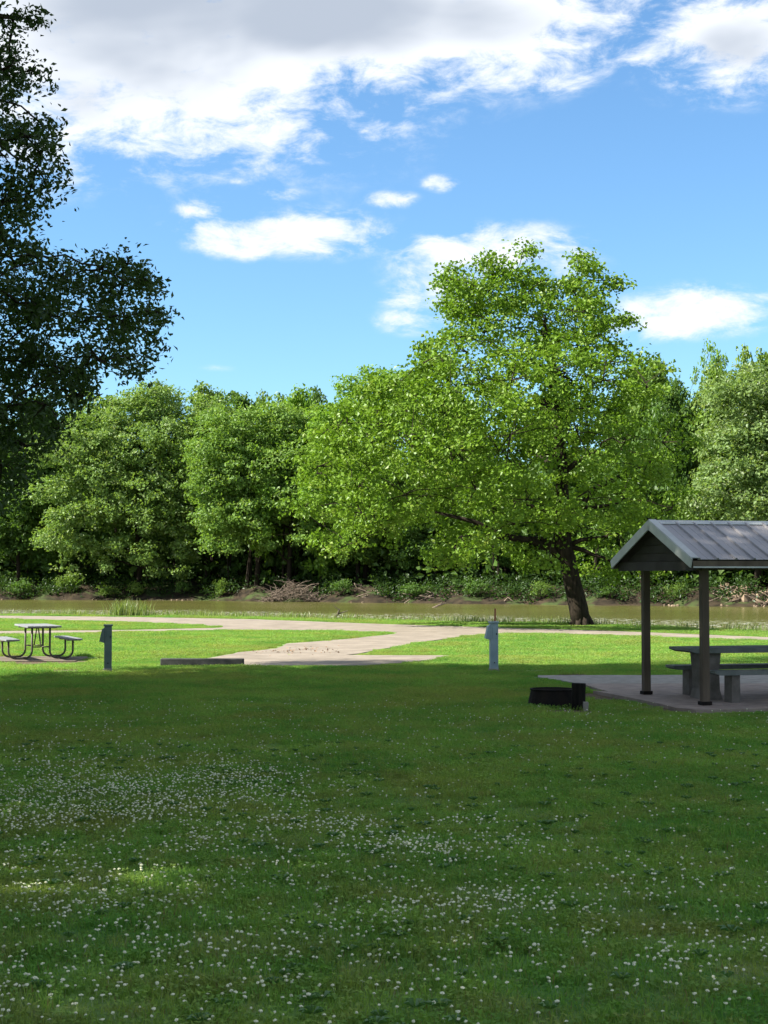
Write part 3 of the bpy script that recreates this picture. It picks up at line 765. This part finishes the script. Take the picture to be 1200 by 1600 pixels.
# brush pile
def bank_pt(x, back):
    a = (x - 600) / F; Y = 170.0
    for _ in range(12): Y = float(far_y(a * Y)) + back
    return a * Y, Y
bx, by = bank_pt(457, -.6)
rb = random.Random(8); m_ = MB()
for i in range(300):
    u = rb.uniform(-1, 1); t = rb.uniform(0, 2 * PI); L = rb.uniform(.8, 2.6)
    px_ = u * 3.3; hh_ = 2.2 * (1 - abs(u) ** 1.4) * rb.uniform(.1, 1)
    q = Vector((px_, rb.uniform(-1.2, 1.6), hh_)); d_ = Vector((math.cos(t), .5 * math.sin(t), rb.uniform(-.35, .8)))
    m_.tube([q, q + d_ * L * .5 + Vector((0, 0, rb.uniform(-.15, .15))), q + d_ * L + Vector((0, 0, -.3))], [rb.uniform(.02, .06), .025, .012], 4, cap=False)
e = m_.build('brush_pile', M_dead); e.location = (bx, by, WL + .05)
tag(e, 'tangled heap of pale dead branches at the far waterline', 'brush pile')
# stones and exposed roots on the far bank at the right, thin line of stones along the water
def rocks(name, pts, label, cat, m=M_rock):
    mb = MB()
    for (x, y, z, s_) in pts:
        r_ = bmesh.ops.create_icosphere(mb.b, subdivisions=1, radius=s_, matrix=Matrix.Translation((x, y, z)) @ Euler((rb.uniform(0, 3), rb.uniform(0, 3), 0)).to_matrix().to_4x4() @ Matrix.Diagonal((1.3, rb.uniform(.7, 1.1), rb.uniform(.4, .8), 1)))
        for v in r_['verts']: v.co += Vector([rb.uniform(-.16, .16) * s_ for _ in range(3)])
    return tag(mb.build(name, m), label, cat, kind='stuff')
pts = []
for i in range(60):
    x, y = bank_pt(rb.uniform(1130, 1230), rb.uniform(.0, 6.5)); pts.append((x, y, float(ground_h(x, y)) + .05, rb.uniform(.2, .6)))
rocks('bank_rubble', pts, 'tan rubble on the eroded far bank behind the shelter', 'rubble')
pts = []
for i in range(40):
    px_ = rb.choice([rb.uniform(1000, 1230), rb.uniform(-20, 640), rb.uniform(180, 300)]); x, y = bank_pt(px_, rb.uniform(-1.3, .2)); pts.append((x, y, WL + .03, rb.uniform(.08, .20)))
rocks('waterline_stones', pts, 'thin line of pale stones along the far waterline', 'stones')
m_ = MB()
for i in range(70):
    x, y = bank_pt(rb.choice([rb.uniform(1110, 1225), rb.uniform(560, 790)]), rb.uniform(1, 6)); z = float(ground_h(x, y)); t = rb.uniform(-.5, .5)
    m_.tube([(x, y, z + .1), (x + rb.uniform(-1.2, 1.2), y - .3, z + rb.uniform(-.3, .7)), (x + rb.uniform(-2, 2), y - .8, z + rb.uniform(-.6, .6))], [.09, .06, .02], 4, cap=False)
tag(m_.build('exposed_roots', M_dead), 'bare roots and sticks lying across the brown far bank', 'roots', kind='stuff')
# snag in the river
x, y = G(689, 949, WL)
m_ = MB().tube([(x - .9, y, WL - .1), (x - .2, y, WL + .22), (x + .5, y + .1, WL + .42)], [.10, .09, .05], 6).tube([(x - .1, y, WL + .2), (x + .1, y, WL + .62)], [.05, .02], 5)
tag(m_.build('driftwood', M_dead), 'short pale snag sticking out of the river', 'driftwood')
x, y = G(531, 967.5)
m_ = MB().tube([(x - .45, y, -.1), (x - .1, y, .22), (x, y, .45)], [.05, .05, .03], 6).tube([(x - .1, y, .22), (x + .35, y, .38)], [.035, .015], 5).tube([(x - .02, y, .4), (x - .3, y, .62)], [.025, .012], 5)
tag(m_.build('broken_stump', M_bark_pale), 'small broken forked stub at the edge of the near bank', 'stump')

# ------------------------------------------------------------------ pads, kerb, shelter
SH_A = math.atan2(.24, .97)
SC = (4.32, 21.70)
U = Vector((math.cos(SH_A), math.sin(SH_A))); W_ = Vector((-math.sin(SH_A), math.cos(SH_A)))
def shp(u, v): return (SC[0] + U.x * u + W_.x * v, SC[1] + U.y * u + W_.y * v)
slab('shelter_slab', [G(842, 1060), G(838, 1057.2), G(1205, 1056.2), (16, 29.6), (16, 27.2), G(1205, 1070.2), G(905, 1070.6)], -.1, .035, M_conc_grey, .03, step=.6)
slab('shelter_slab', [G(905, 1071.2), G(1205, 1070.8), (16, 27.1), (16, 25.0), G(1205, 1083.8), G(950, 1084)], -.1, .045, M_conc_pink, .02, step=.6)
slab('shelter_slab', [G(950, 1084.4), G(1205, 1084.4), (16, 24.9), (16, 21.6), G(1205, 1112), G(1085, 1113), G(1055, 1110), G(1000, 1098), G(925, 1083)], -.1, .05, M_conc_pink, .03, step=.6)
slab('table_pad', [(-12, 36.0), (-6.9, 36.1), (-6.8, 34.2), (-12, 33.7)], -.1, .02, M_pad_soil, .06, step=.5)
o = MB().box((0, 0, .075), (1.75, .17, .15), bev=.02).build('wheel_stop', M_wheelstop)
x, y = G(317, 1041); o.location = (x, y, .022); o.rotation_euler = (0, 0, rad(-1.5))
tag(o, 'dark low wheel stop lying across the end of the parking pad', 'wheel stop')

sh = empty('picnic_shelter', (SC[0], SC[1], 0), SH_A)
tag(sh, 'open picnic shelter with ribbed grey metal gable roof at the right', 'shelter')
W0, RV, EZ, RZ, LEN = 2.84, 1.42, 2.12, 2.69, 4.6
SL = math.atan2(RZ - EZ, RV); SLEN = math.hypot(RZ - EZ, RV)
post = None
for (u, v) in ((.37, .33), (.37, 2.40), (LEN - .37, .33), (LEN - .37, 2.40)):
    if post is None:
        post = MB().box((0, 0, 1.02), (.112, .112, 2.04), bev=.008).build('post', M_wood_dark, sh); q = post
        cb = MB().box((0, 0, .06), (.15, .15, .05)).build('post_bracket', M_ring, post)
    else:
        q = post.copy(); link(q, sh); c2 = cb.copy(); link(c2, q)
    q.location = (u, v, .02)
# roof panels, each with its rib
def slope_rot(side): return Euler((SL if side == 0 else -SL, 0, 0)).to_matrix()
pw = .285; npan = int((LEN - .14) / pw)
pan = None
for side in (0, 1):
    for i in range(npan + 1):
        x0 = .10 + i * pw; wd = min(pw, LEN - .10 - x0)
        if wd < .08: continue
        if pan is None:
            m_ = MB()
            prof = [(0, 0), (.012, .024), (.034, .024), (.046, 0), (.16, 0), (.165, .004), (.175, .004), (.18, 0), (pw, 0), (pw, -.006), (0, -.006)]
            pp = [(a_, b__) for a_, b__ in prof]
            m_.prism(pp, 0, SLEN - .03)
            pan = m_.build('roof_panel', M_roof, sh); q = pan
        else:
            q = pan.copy(); link(q, sh)
        z0 = EZ + .035
        if side == 0:
            q.location = (x0, -.045, z0 - .02); q.rotation_euler = (SL, 0, 0)
        else:
            q.location = (x0 + pw, W0 + .045, z0 - .02); q.rotation_euler = (SL, 0, PI)
            q.rotation_euler = (Euler((SL, 0, 0)).to_matrix().to_4x4()).to_euler()
            q.rotation_euler = (Matrix.Rotation(PI, 3, 'Z') @ Matrix.Rotation(SL, 3, 'X')).to_euler()
# deck under panels
m_ = MB()
m_.prism([(0, 0), (1, 0), (1, 1), (0, 1)], 0, 1) if False else None
for side in (0, 1):
    cy = RV / 2 if side == 0 else W0 - RV / 2
    m_.box((LEN / 2, cy, (EZ + RZ) / 2 - .03), (LEN - .06, SLEN - .03, .02), slope_rot(side))
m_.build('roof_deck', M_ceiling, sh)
# ridge cap
MB().prism([(RV - .13, RZ - .005), (RV, RZ + .052), (RV + .13, RZ - .005), (RV + .13, RZ - .012), (RV, RZ + .043), (RV - .13, RZ - .012)], 0, 1).build('ridge_cap', M_trim, sh)
rc = [ch for ch in sh.children if ch.name.startswith('ridge_cap')][0]
me = rc.data
for v in me.vertices:
    x_, y_, z_ = v.co; v.co = (.02 + y_ * (LEN - .04), x_, z_)
# rake trims: L-shaped grey fascia up each gable edge
for xe in (0, LEN):
    for side in (0, 1):
        m_ = MB(); cy = RV / 2 - .02 if side == 0 else W0 - RV / 2 + .02
        m_.box((xe, cy, (EZ + RZ) / 2 - .030), (.022, SLEN + .06, .135), slope_rot(side), bev=.004)
        m_.box((xe + (.055 if xe == 0 else -.055), cy, (EZ + RZ) / 2 + .047), (.115, SLEN + .06, .012), slope_rot(side))
        m_.build('rake_trim', M_trim, sh)
# eave fascia with light drip edge
for yy, sg in ((-.035, -1), (W0 + .035, 1)):
    MB().box((LEN / 2, yy, EZ - .055), (LEN - .05, .03, .10)).build('fascia', M_wood_dark, sh)
    MB().box((LEN / 2, yy + sg * .021, EZ - .095), (LEN - .05, .012, .022)).build('drip_edge', M_trim, sh)
# beams, gable boards, rafters
for yy in (.33, 2.40):
    MB().box((LEN / 2, yy, 2.045 - .0), (LEN - .22, .09, .10)).build('beam', M_wood_dark, sh)
for xe, sg in ((.10, 1), (LEN - .10, -1)):
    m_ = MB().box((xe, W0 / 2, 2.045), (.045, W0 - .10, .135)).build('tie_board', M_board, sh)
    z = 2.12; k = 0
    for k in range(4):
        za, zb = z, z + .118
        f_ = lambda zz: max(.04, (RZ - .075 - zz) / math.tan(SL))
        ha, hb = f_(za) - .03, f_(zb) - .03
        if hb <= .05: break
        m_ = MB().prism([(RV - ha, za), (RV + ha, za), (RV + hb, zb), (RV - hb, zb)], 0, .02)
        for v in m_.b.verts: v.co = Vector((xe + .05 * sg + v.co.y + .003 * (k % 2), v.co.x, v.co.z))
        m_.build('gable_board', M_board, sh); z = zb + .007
for i in range(6):
    u = .45 + i * (LEN - .9) / 5
    m_ = MB()
    for side in (0, 1):
        cy = RV / 2 + .03 if side == 0 else W0 - RV / 2 - .03
        m_.box((u, cy, (EZ + RZ) / 2 - .095), (.045, SLEN - .12, .09), slope_rot(side))
    m_.build('rafter', M_wood_dark, sh)

# concrete-slab picnic table under the shelter
x, y = shp(.5, 1.45)
tb_ = empty('picnic_table', (x, y, .05), SH_A)
tag(tb_, 'heavy slab picnic table with two benches standing under the shelter', 'picnic table')
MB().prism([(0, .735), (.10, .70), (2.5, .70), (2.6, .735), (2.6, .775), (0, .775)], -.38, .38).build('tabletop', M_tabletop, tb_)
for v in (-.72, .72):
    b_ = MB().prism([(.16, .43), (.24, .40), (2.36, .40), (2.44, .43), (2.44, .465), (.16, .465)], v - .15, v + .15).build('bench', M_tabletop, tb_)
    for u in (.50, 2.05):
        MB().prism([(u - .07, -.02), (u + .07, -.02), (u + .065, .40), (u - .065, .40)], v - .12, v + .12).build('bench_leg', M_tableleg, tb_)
for u in (.42, 2.05):
    MB().prism([(u - .14, -.02), (u + .16, -.02), (u + .11, .14), (u + .10, .42), (u + .13, .70), (u - .13, .70), (u - .10, .42), (u - .10, .14)], -.26, .26).build('table_support', M_tableleg, tb_)

# steel pipe picnic table at the left
lt_ = empty('picnic_table', (-7.92, 35.2, .02), math.atan2(-.92, .38))
tag(lt_, 'pipe frame picnic table with plank top at the left edge of the lawn', 'picnic table')
for k in range(5):
    q = MB().box((0, (k - 2) * .152, .745), (1.85, .144, .04), bev=.006).build('plank', M_plank, lt_) if k == 0 else None
    if q is None:
        q = pl.copy(); link(q, lt_); q.location.y = k * .152
    else: pl = q
for sg in (-1, 1):
    for k in range(2):
        q = pl.copy(); link(q, lt_); q.location = (0, 2 * .152 + sg * (.62 + k * .152) + (0 if sg > 0 else .0), -.29)
def arc(c, r, a0, a1, n=5): return [(c[0] + r * math.cos(rad(a0 + (a1 - a0) * i / n)), c[1] + r * math.sin(rad(a0 + (a1 - a0) * i / n))) for i in range(n + 1)]
fr = None
for ux_ in (-.45, .45):
    m_ = MB() 
    for sg in (-1, 1):
        p2 = [(.20, .72), (.20, .2)] + arc((.36, .19), .16, 180, 270) + [(.50, .03)] + arc((.56, .19), .16, 270, 360) + [(.72, .42)]
        m_.tube([(0, sg * a_, b__) for a_, b__ in p2], .024, 7)
        m_.tube([(0, sg * .58, .425), (0, sg * .90, .425)], .018, 6)
        m_.tube([(-.02 if ux_ > 0 else .02, sg * .19, .28), (0, sg * .02, .28)], .016, 6)
    m_.tube([(0, -.36, .715), (0, .36, .715)], .02, 6)
    f_ = m_.build('leg_frame', M_pipe, lt_, smooth=True); f_.location.x = ux_
    b_ = MB().tube([(ux_, 0, .28), (ux_ * .2, 0, .71)], .016, 6).build('brace', M_pipe, lt_, smooth=True)

# utility pedestals
def pedestal(x, y, hgt, m, label, rz, wd=.15):
    X, Yy = G(x, y)
    r_ = empty('utility_pedestal', (X, Yy, 0), rz)
    tag(r_, label, 'utility pedestal', 'campsite utility pedestals')
    MB().box((0, 0, hgt / 2 - .03), (wd, .13, hgt + .0), bev=.008).build('post', m, r_)
    MB().box((0, 0, hgt - .012), (wd + .035, .165, .035), bev=.005).build('cap', m, r_)
    q = MB().prism([(-.5 * wd, hgt - .06), (-.5 * wd - .045, hgt - .09), (-.5 * wd - .10, hgt - .33), (-.5 * wd, hgt - .36)], -.075, .075).build('outlet_hood', m, r_)
    MB().box((.01, -.068, hgt - .22), (wd * .6, .008, .22), bev=.003).build('door_panel', m, r_)
    MB().box((0, 0, .03), (wd + .03, .15, .06), bev=.01).build('base_collar', M_conc_grey, r_)
    MB().box((.01 + wd * .22, -.076, hgt - .24), (.018, .012, .035)).build('hasp', M_ring, r_)
    MB().tube([(0, 0, hgt * .18), (0, -.08, hgt * .18)], .012, 8).build('bolt', M_ring, r_)
    return r_
pedestal(170, 1048.5, .93, M_pedg, 'dark green utility pedestal beside the left picnic table', rad(10))
pedestal(771, 1048.5, .99, M_ped, 'pale blue grey utility pedestal in front of the river road', rad(8), .16)
X, Yy = G(774, 1047.0)
o = MB().tube([(0, 0, -.1), (0, 0, .9), (.006, 0, 1.24)], [.022, .022, .02], 7).build('marker_stake', M_rust); o.location = (X, Yy + .18, 0)
tag(o, 'thin rusty stake rising just behind the blue grey pedestal', 'stake')

# fire ring and stump
X, Yy = G(862, 1103)
fr_ = empty('fire_ring', (X, Yy, 0), .2)
tag(fr_, 'low black steel fire ring sunk in the grass before the shelter', 'fire ring')
m_ = MB(); n_ = 28
def ring(r0, r1, z0, z1, th):
    for i in range(n_):
        pass
prof = [(.385, -.05), (.335, .15), (.315, .235), (.33, .262), (.30, .262), (.29, .225), (.31, .14), (.355, -.05)]
vs = []
for i in range(n_):
    t = 2 * PI * i / n_; vs.append([m_.b.verts.new((math.cos(t) * r_, math.sin(t) * r_, z_)) for r_, z_ in prof])
for i in range(n_):
    for j in range(len(prof)):
        m_.b.faces.new((vs[i][j], vs[(i + 1) % n_][j], vs[(i + 1) % n_][(j + 1) % len(prof)], vs[i][(j + 1) % len(prof)]))
m_.build('ring', M_ring, fr_, smooth=False)
m_ = MB()
for k in range(9):
    yy = -.24 + k * .06; xx = math.sqrt(.30 ** 2 - yy ** 2); m_.tube([(-xx, yy, .25), (xx, yy, .25)], .007, 5)
m_.tube([(-.02, -.28, .243), (-.02, .28, .243)], .009, 5)
m_.build('grate', M_ring, fr_)
m_ = MB(); bmesh.ops.create_circle(m_.b, cap_ends=True, segments=24, radius=.33, matrix=Matrix.Translation((0, 0, .06))); m_.build('ash_bed', M_ash, fr_)
for k in range(3):
    t = k * 1.1; q = MB().tube([(-.2, .05 * k - .05, .09 + .03 * k), (.18, .1 - .07 * k, .1 + .03 * k)], [.035, .03], 7).build('burnt_log', M_stump, fr_)
X, Yy = G(903, 1108)
m_ = MB().tube([(0, 0, -.08), (0, 0, .02), (0, 0, .2), (.004, 0, .375)], [.12, .105, .098, .10], 14, wob=.03)
o = m_.build('stump', M_stump); o.location = (X, Yy + .02, 0)
tag(o, 'short upright blackened post standing against the fire ring', 'stump')
X, Yy = G(914, 1110)
o = MB().box((0, 0, .06), (.07, .06, .14), bev=.01, jit=.006).build('standpipe', M_conc_grey); o.location = (X, Yy, 0)
tag(o, 'tiny pale block at the foot of the blackened post', 'block')

M_weed2 = leaf_mat('broad_weed', (.045, .12, .025), (.075, .16, .035), (.12, .18, .05), .25, .05)
# ------------------------------------------------------------------ lawn cover
def inside(px_, py_, poly):
    P = np.array(poly); x = px_; y = py_; c_ = np.zeros(len(x), bool); j = len(P) - 1
    for i in range(len(P)):
        xi, yi = P[i]; xj, yj = P[j]
        with np.errstate(divide='ignore', invalid='ignore'):
            k = ((yi > y) != (yj > y)) & (x < (xj - xi) * (y - yi) / (yj - yi + 1e-12) + xi)
        c_ ^= k; j = i
    return c_
def blocked(x, y):
    k = np.zeros(len(x), bool)
    for P in ROADS.values(): k |= inside(x, y, P)
    return k
lib = bpy.data.collections.new('grass_patch_library')
lib2 = bpy.data.collections.new('clover_library')
def blade_patch(name, n, size, h0, h1, w, seed, clover=.25):
    r_ = np.random.default_rng(seed)
    x = r_.uniform(-size / 2, size / 2, n); y = r_.uniform(-size / 2, size / 2, n)
    nz = vnoise(x * 9 + seed, y * 9, seed); h = r_.uniform(h0, h1, n) * (1 + .35 * nz)
    t = r_.uniform(0, 2 * PI, n); lean = r_.uniform(.1, .8, n) * h; t2 = r_.uniform(0, 2 * PI, n)
    b0 = np.stack([x, y, np.full(n, -.01)], 1); sd_ = np.stack([np.cos(t), np.sin(t), np.zeros(n)], 1) * (w * r_.uniform(.7, 1.4, n))[:, None]
    tip = b0 + np.stack([np.cos(t2) * lean, np.sin(t2) * lean, h], 1)
    V = np.stack([b0 - sd_, b0 + sd_, tip], 1).reshape(-1, 3); T = np.arange(n * 3).reshape(-1, 3); rr = r_.uniform(0, 1, n)
    # clover leaflets
    m = int(n * clover)
    cx = r_.uniform(-size / 2, size / 2, m); cy = r_.uniform(-size / 2, size / 2, m); cz = r_.uniform(h0 * .5, h1 * .8, m)
    nm = r_.normal(0, .3, (m, 3)) + np.array([0, 0, 1]); nm /= np.linalg.norm(nm, axis=1, keepdims=True); a, b = tri_basis(nm)
    th = r_.uniform(0, 2 * PI, m); tri = []
    for k in range(3):
        an = (th + k * 2 * PI / 3)[:, None]; tri.append(np.stack([cx, cy, cz], 1) + (a * np.cos(an) + b * np.sin(an)) * (w * 3.2))
    V2 = np.stack(tri, 1).reshape(-1, 3)
    V = np.concatenate([V, V2]); T = np.concatenate([T, np.arange(m * 3).reshape(-1, 3) + n * 3]); rr = np.concatenate([rr, r_.uniform(0, .6, m)])
    o = mesh_np(name, V, T, M_blade, attrs={'rnd': ('FACE', rr)})
    C.objects.unlink(o); return o
NP = 5
for k in range(NP): lib.objects.link(blade_patch('grass_patch_%d' % k, 2100, .8, .028, .064, .0042, 100 + k))
def scatter(name, P, rot, scl, idx_, coll, mat_=None):
    me = bpy.data.meshes.new(name); me.vertices.add(len(P)); me.vertices.foreach_set('co', np.asarray(P, np.float32).ravel())
    a = me.attributes.new('rot', 'FLOAT_VECTOR', 'POINT'); a.data.foreach_set('vector', np.asarray(rot, np.float32).ravel())
    a = me.attributes.new('scl', 'FLOAT_VECTOR', 'POINT'); a.data.foreach_set('vector', np.asarray(scl, np.float32).ravel())
    a = me.attributes.new('idx', 'INT', 'POINT'); a.data.foreach_set('value', np.asarray(idx_, np.int32))
    o = link(bpy.data.objects.new(name, me))
    ng = bpy.data.node_groups.new(name + '_nodes', 'GeometryNodeTree')
    ng.interface.new_socket('Geometry', in_out='INPUT', socket_type='NodeSocketGeometry')
    ng.interface.new_socket('Geometry', in_out='OUTPUT', socket_type='NodeSocketGeometry')
    gi = ng.nodes.new('NodeGroupInput'); go = ng.nodes.new('NodeGroupOutput')
    ip = ng.nodes.new('GeometryNodeInstanceOnPoints'); ci = ng.nodes.new('GeometryNodeCollectionInfo')
    ci.inputs['Collection'].default_value = coll; ci.inputs['Separate Children'].default_value = True; ci.inputs['Reset Children'].default_value = True
    def na(nm, ty):
        n_ = ng.nodes.new('GeometryNodeInputNamedAttribute'); n_.data_type = ty; n_.inputs['Name'].default_value = nm
        return [s_ for s_ in n_.outputs if s_.enabled][0]
    L = ng.links.new
    L(gi.outputs[0], ip.inputs['Points']); L(ci.outputs[0], ip.inputs['Instance']); ip.inputs['Pick Instance'].default_value = True
    L(na('idx', 'INT'), ip.inputs['Instance Index']); L(na('rot', 'FLOAT_VECTOR'), ip.inputs['Rotation']); L(na('scl', 'FLOAT_VECTOR'), ip.inputs['Scale'])
    L(ip.outputs[0], go.inputs[0])
    md = o.modifiers.new('scatter', 'NODES'); md.node_group = ng
    return o
Ps, Ss = [], []
def near_road(x, y, d):
    k = np.zeros(len(x), bool)
    for t in range(8): k |= blocked(x + d * math.cos(t * PI / 4), y + d * math.sin(t * PI / 4))
    return k
def grid(y0, y1, step, sc, zs, margin, fine=False):
    y = y0
    while y < y1:
        hw = .27 * y + margin
        xs_ = np.arange(-hw, hw, step) + rng.uniform(-.12, .12, len(np.arange(-hw, hw, step))) * step
        ys_ = y + rng.uniform(-.15, .15, len(xs_)) * step
        if y < 20 and abs(y) < 20: nr = np.zeros(len(xs_), bool)
        else: nr = near_road(xs_, ys_, .42 * sc)
        if fine: k = near_road(xs_, ys_, 1.0) & ~nr & ~blocked(xs_, ys_)
        else: k = ~nr & ~blocked(xs_, ys_)
        k &= ys_ < near_y(xs_) + .5
        for bx_, by_, rx_, ry_ in BARE:
            k &= (((xs_ - bx_) / rx_) ** 2 + ((ys_ - by_) / ry_) ** 2 > .5 * rng.uniform(.3, 1.6, len(xs_)))
        xs_, ys_ = xs_[k], ys_[k]
        Ps.append(np.stack([xs_, ys_, ground_h(xs_, ys_)], 1))
        zz = zs * (1 + .40 * vnoise(xs_ * .9, ys_ * .9, 3) + .25 * vnoise(xs_ * 3.1, ys_ * 2.7, 8)); Ss.append(np.stack([np.full(len(xs_), sc), np.full(len(xs_), sc), zz], 1))
        y += step
grid(2.5, 15, .62, 1.0, 1.0, 5.5)
grid(15, 34, .72, 1.15, 1.05, 6)
grid(34, 76, .95, 1.6, 1.4, 7)
grid(20, 34, .30, .42, .9, 2.5, True)
grid(34, 76, .42, .6, 1.1, 3.0, True)
P = np.concatenate(Ps); Sx = np.concatenate(Ss); n_ = len(P)
print('grass patches', n_)
R = np.zeros((n_, 3)); R[:, 2] = rng.integers(0, 4, n_) * PI / 2 + rng.uniform(-.3, .3, n_)
g_ = scatter('grass', P, R, Sx, rng.integers(0, NP, n_), lib)
tag(g_, 'short mown grass and clover leaves covering the park lawn', 'grass', kind='stuff')

# broad weed rosettes
V, T, rr_ = [], [], []
N = 420; ry_ = 5.5 + rng.uniform(0, 1, N) * 12; rx_ = rng.uniform(-1, 1, N) * (.26 * ry_ + 1.5)
rz_ = ground_h(rx_, ry_); k0 = 0
for x, y, z in zip(rx_, ry_, rz_):
    m = rng.integers(5, 9); r0_ = rng.uniform(.035, .075)
    for j in range(m):
        t = 2 * PI * j / m + rng.uniform(-.4, .4); L_ = r0_ * rng.uniform(.7, 1.2); w_ = L_ * .22
        d = np.array([math.cos(t), math.sin(t), 0]); e_ = np.array([-d[1], d[0], 0]); b0 = np.array([x, y, z + .025])
        V += [b0, b0 + d * L_ * .55 + e_ * w_ + [0, 0, .03], b0 + d * L_ + [0, 0, .022], b0 + d * L_ * .55 - e_ * w_ + [0, 0, .03]]
        T += [(k0, k0 + 1, k0 + 2), (k0, k0 + 2, k0 + 3)]; q_ = rng.uniform(0, .7); rr_ += [q_, q_]; k0 += 4
tag(mesh_np('lawn_weeds', V, T, M_weed2, attrs={'rnd': ('FACE', rr_)}), 'flat broadleaf weeds scattered through the lawn', 'weeds', kind='stuff')

# clover heads
for k in range(3):
    m_ = MB()
    r_ = bmesh.ops.create_icosphere(m_.b, subdivisions=1, radius=.0115, matrix=Matrix.Translation((0, 0, .046)) @ Matrix.Diagonal((1.12, 1.12, .5, 1)))
    for v in r_['verts']: v.co += Vector([random.uniform(-.0016, .0016) for _ in range(3)])
    m_.tube([(0, 0, 0), (.002, 0, .044)], .0007, 3, cap=False)
    o = m_.build('clover_head_%d' % k, M_flower); C.objects.unlink(o); lib2.objects.link(o)
N = 75000
fy = 5.2 + rng.uniform(0, 1, N) ** .8 * 18; fx = rng.uniform(-1, 1, N) * (.27 * fy + 2.0)
pn = .5 + .5 * vnoise(fx * 1.25 + 1, fy * .95, 4) ; pn2 = .5 + .5 * vnoise(fx * 4, fy * 3, 9)
# photo patches: px position, spread, weight
W = np.zeros(N); sxp = 600 + F * fx / fy; syp = 900 + F * CAM_H / fy
def gg(x, y, rx, ry, w): return w * np.exp(-((sxp - x) / rx) ** 2 - ((syp - y) / ry) ** 2)
PW = [(120, 1250, 260, 45, 1.0), (300, 1225, 140, 25, .8), (480, 1290, 110, 16, .8), (650, 1325, 150, 22, .8), (200, 1400, 420, 90, .42), (700, 1425, 170, 40, .8), (560, 1500, 500, 90, .42), (900, 1470, 200, 45, .35), (60, 1540, 300, 70, .5), (1080, 1510, 130, 60, .45), (330, 1330, 140, 40, .45), (760, 1285, 160, 8, .35), (950, 1400, 250, 60, .18)]
for q in PW: W = np.maximum(W, gg(*q))
W = W * (.35 + .9 * pn) * (.4 + .9 * pn2) + .02
k = rng.uniform(0, 1, N) < np.clip(W * 1.6, 0, 1) * (fy / 14) ** .6
k &= ~blocked(fx, fy)
P = np.stack([fx, fy, ground_h(fx, fy)], 1)[k]; n_ = len(P); print('clover', n_)
sc_ = rng.uniform(.5, 1.0, n_); hz = rng.uniform(.75, 1.25, n_)
fl = scatter('clover_flowers', P, np.stack([rng.uniform(-.3, .3, n_), rng.uniform(-.3, .3, n_), rng.uniform(0, 6, n_)], 1), np.stack([sc_, sc_, hz], 1), rng.integers(0, 3, n_), lib2)
tag(fl, 'white clover heads dotted in drifts across the shaded lawn', 'clover flowers', kind='stuff')

# weeds along the near bank edge
def weeds(name, pts, n, h0, h1, w, label, color_mat=None, spread_=.3):
    pts = np.asarray(pts); c_ = np.repeat(pts, n, 0); N_b = len(c_)
    x = c_[:, 0] + rng.normal(0, spread_, N_b); y = c_[:, 1] + rng.normal(0, spread_, N_b); z = ground_h(x, y)
    h = rng.uniform(h0, h1, N_b); t = rng.uniform(0, 2 * PI, N_b); t2 = rng.uniform(0, 2 * PI, N_b); ln = h * rng.uniform(.05, .55, N_b)
    b0 = np.stack([x, y, z - .03], 1); sd_ = np.stack([np.cos(t), np.sin(t), 0 * t], 1) * w
    mid = b0 + np.stack([np.cos(t2) * ln * .3, np.sin(t2) * ln * .3, h * .6], 1); tip = b0 + np.stack([np.cos(t2) * ln, np.sin(t2) * ln, h], 1)
    V = np.stack([b0 - sd_, b0 + sd_, mid + sd_ * .8, mid - sd_ * .8, tip], 1).reshape(-1, 3); i = np.arange(N_b) * 5
    T = np.stack([np.stack([i, i + 1, i + 2], 1), np.stack([i, i + 2, i + 3], 1), np.stack([i + 3, i + 2, i + 4], 1)], 1).reshape(-1, 3)
    o = mesh_np(name, V, T, color_mat or M_weed, attrs={'rnd': ('FACE', np.repeat(rng.uniform(0, 1, N_b), 3))})
    return tag(o, label, name.replace('_', ' '), kind='stuff')
M_weed = leaf_mat('bank_weeds', (.10, .16, .035), (.17, .22, .07), (.28, .27, .14), .4, .03)
xs_ = rng.uniform(-30, 22, 900); ys_ = near_y(xs_) + rng.normal(.2, .55, 900)
kk = (vnoise(xs_ * .7, xs_ * .31, 6) + rng.normal(0, .4, 900)) > -.3
weeds('bank_grass', np.stack([xs_, ys_], 1)[kk], 16, .10, .42, .012, 'ragged pale grass fringing the near edge of the river')
x, y = G(197, 963.5)
o = weeds('tall_weeds', [(x + dx_, y + .5) for dx_ in (-.5, -.2, .1, .35, .6)], 60, .35, .95, .018, 'taller clump of bright weeds at the water edge on the left', spread_=.28)
x1, y1 = G(465, 971.5, -.1)
# dry leaves on the pad
N = 90
q = rng.uniform(0, 1, N); lx = np.interp(q, [0, 1], [-5.4, -.2]) + rng.normal(0, .2, N)
pxs = 380 + rng.uniform(0, 1, N) * 150; pys = 1016 + rng.normal(0, 2.6, N) + (530 - pxs) * .02
lx = (pxs - 600) / F * (4560 / (pys - 900)); ly = 4560 / (pys - 900)
V, T, r = leaves_from(np.stack([lx, ly, np.full(N, .035)], 1), np.tile([0, 0, 1.0], (N, 1)), 1, .02, .07, rng, up=1.5)
tag(mesh_np('leaf_litter', V, T, M_litter, attrs={'rnd': ('FACE', r)}), 'brown dry leaves blown across the drive', 'leaf litter', kind='stuff')
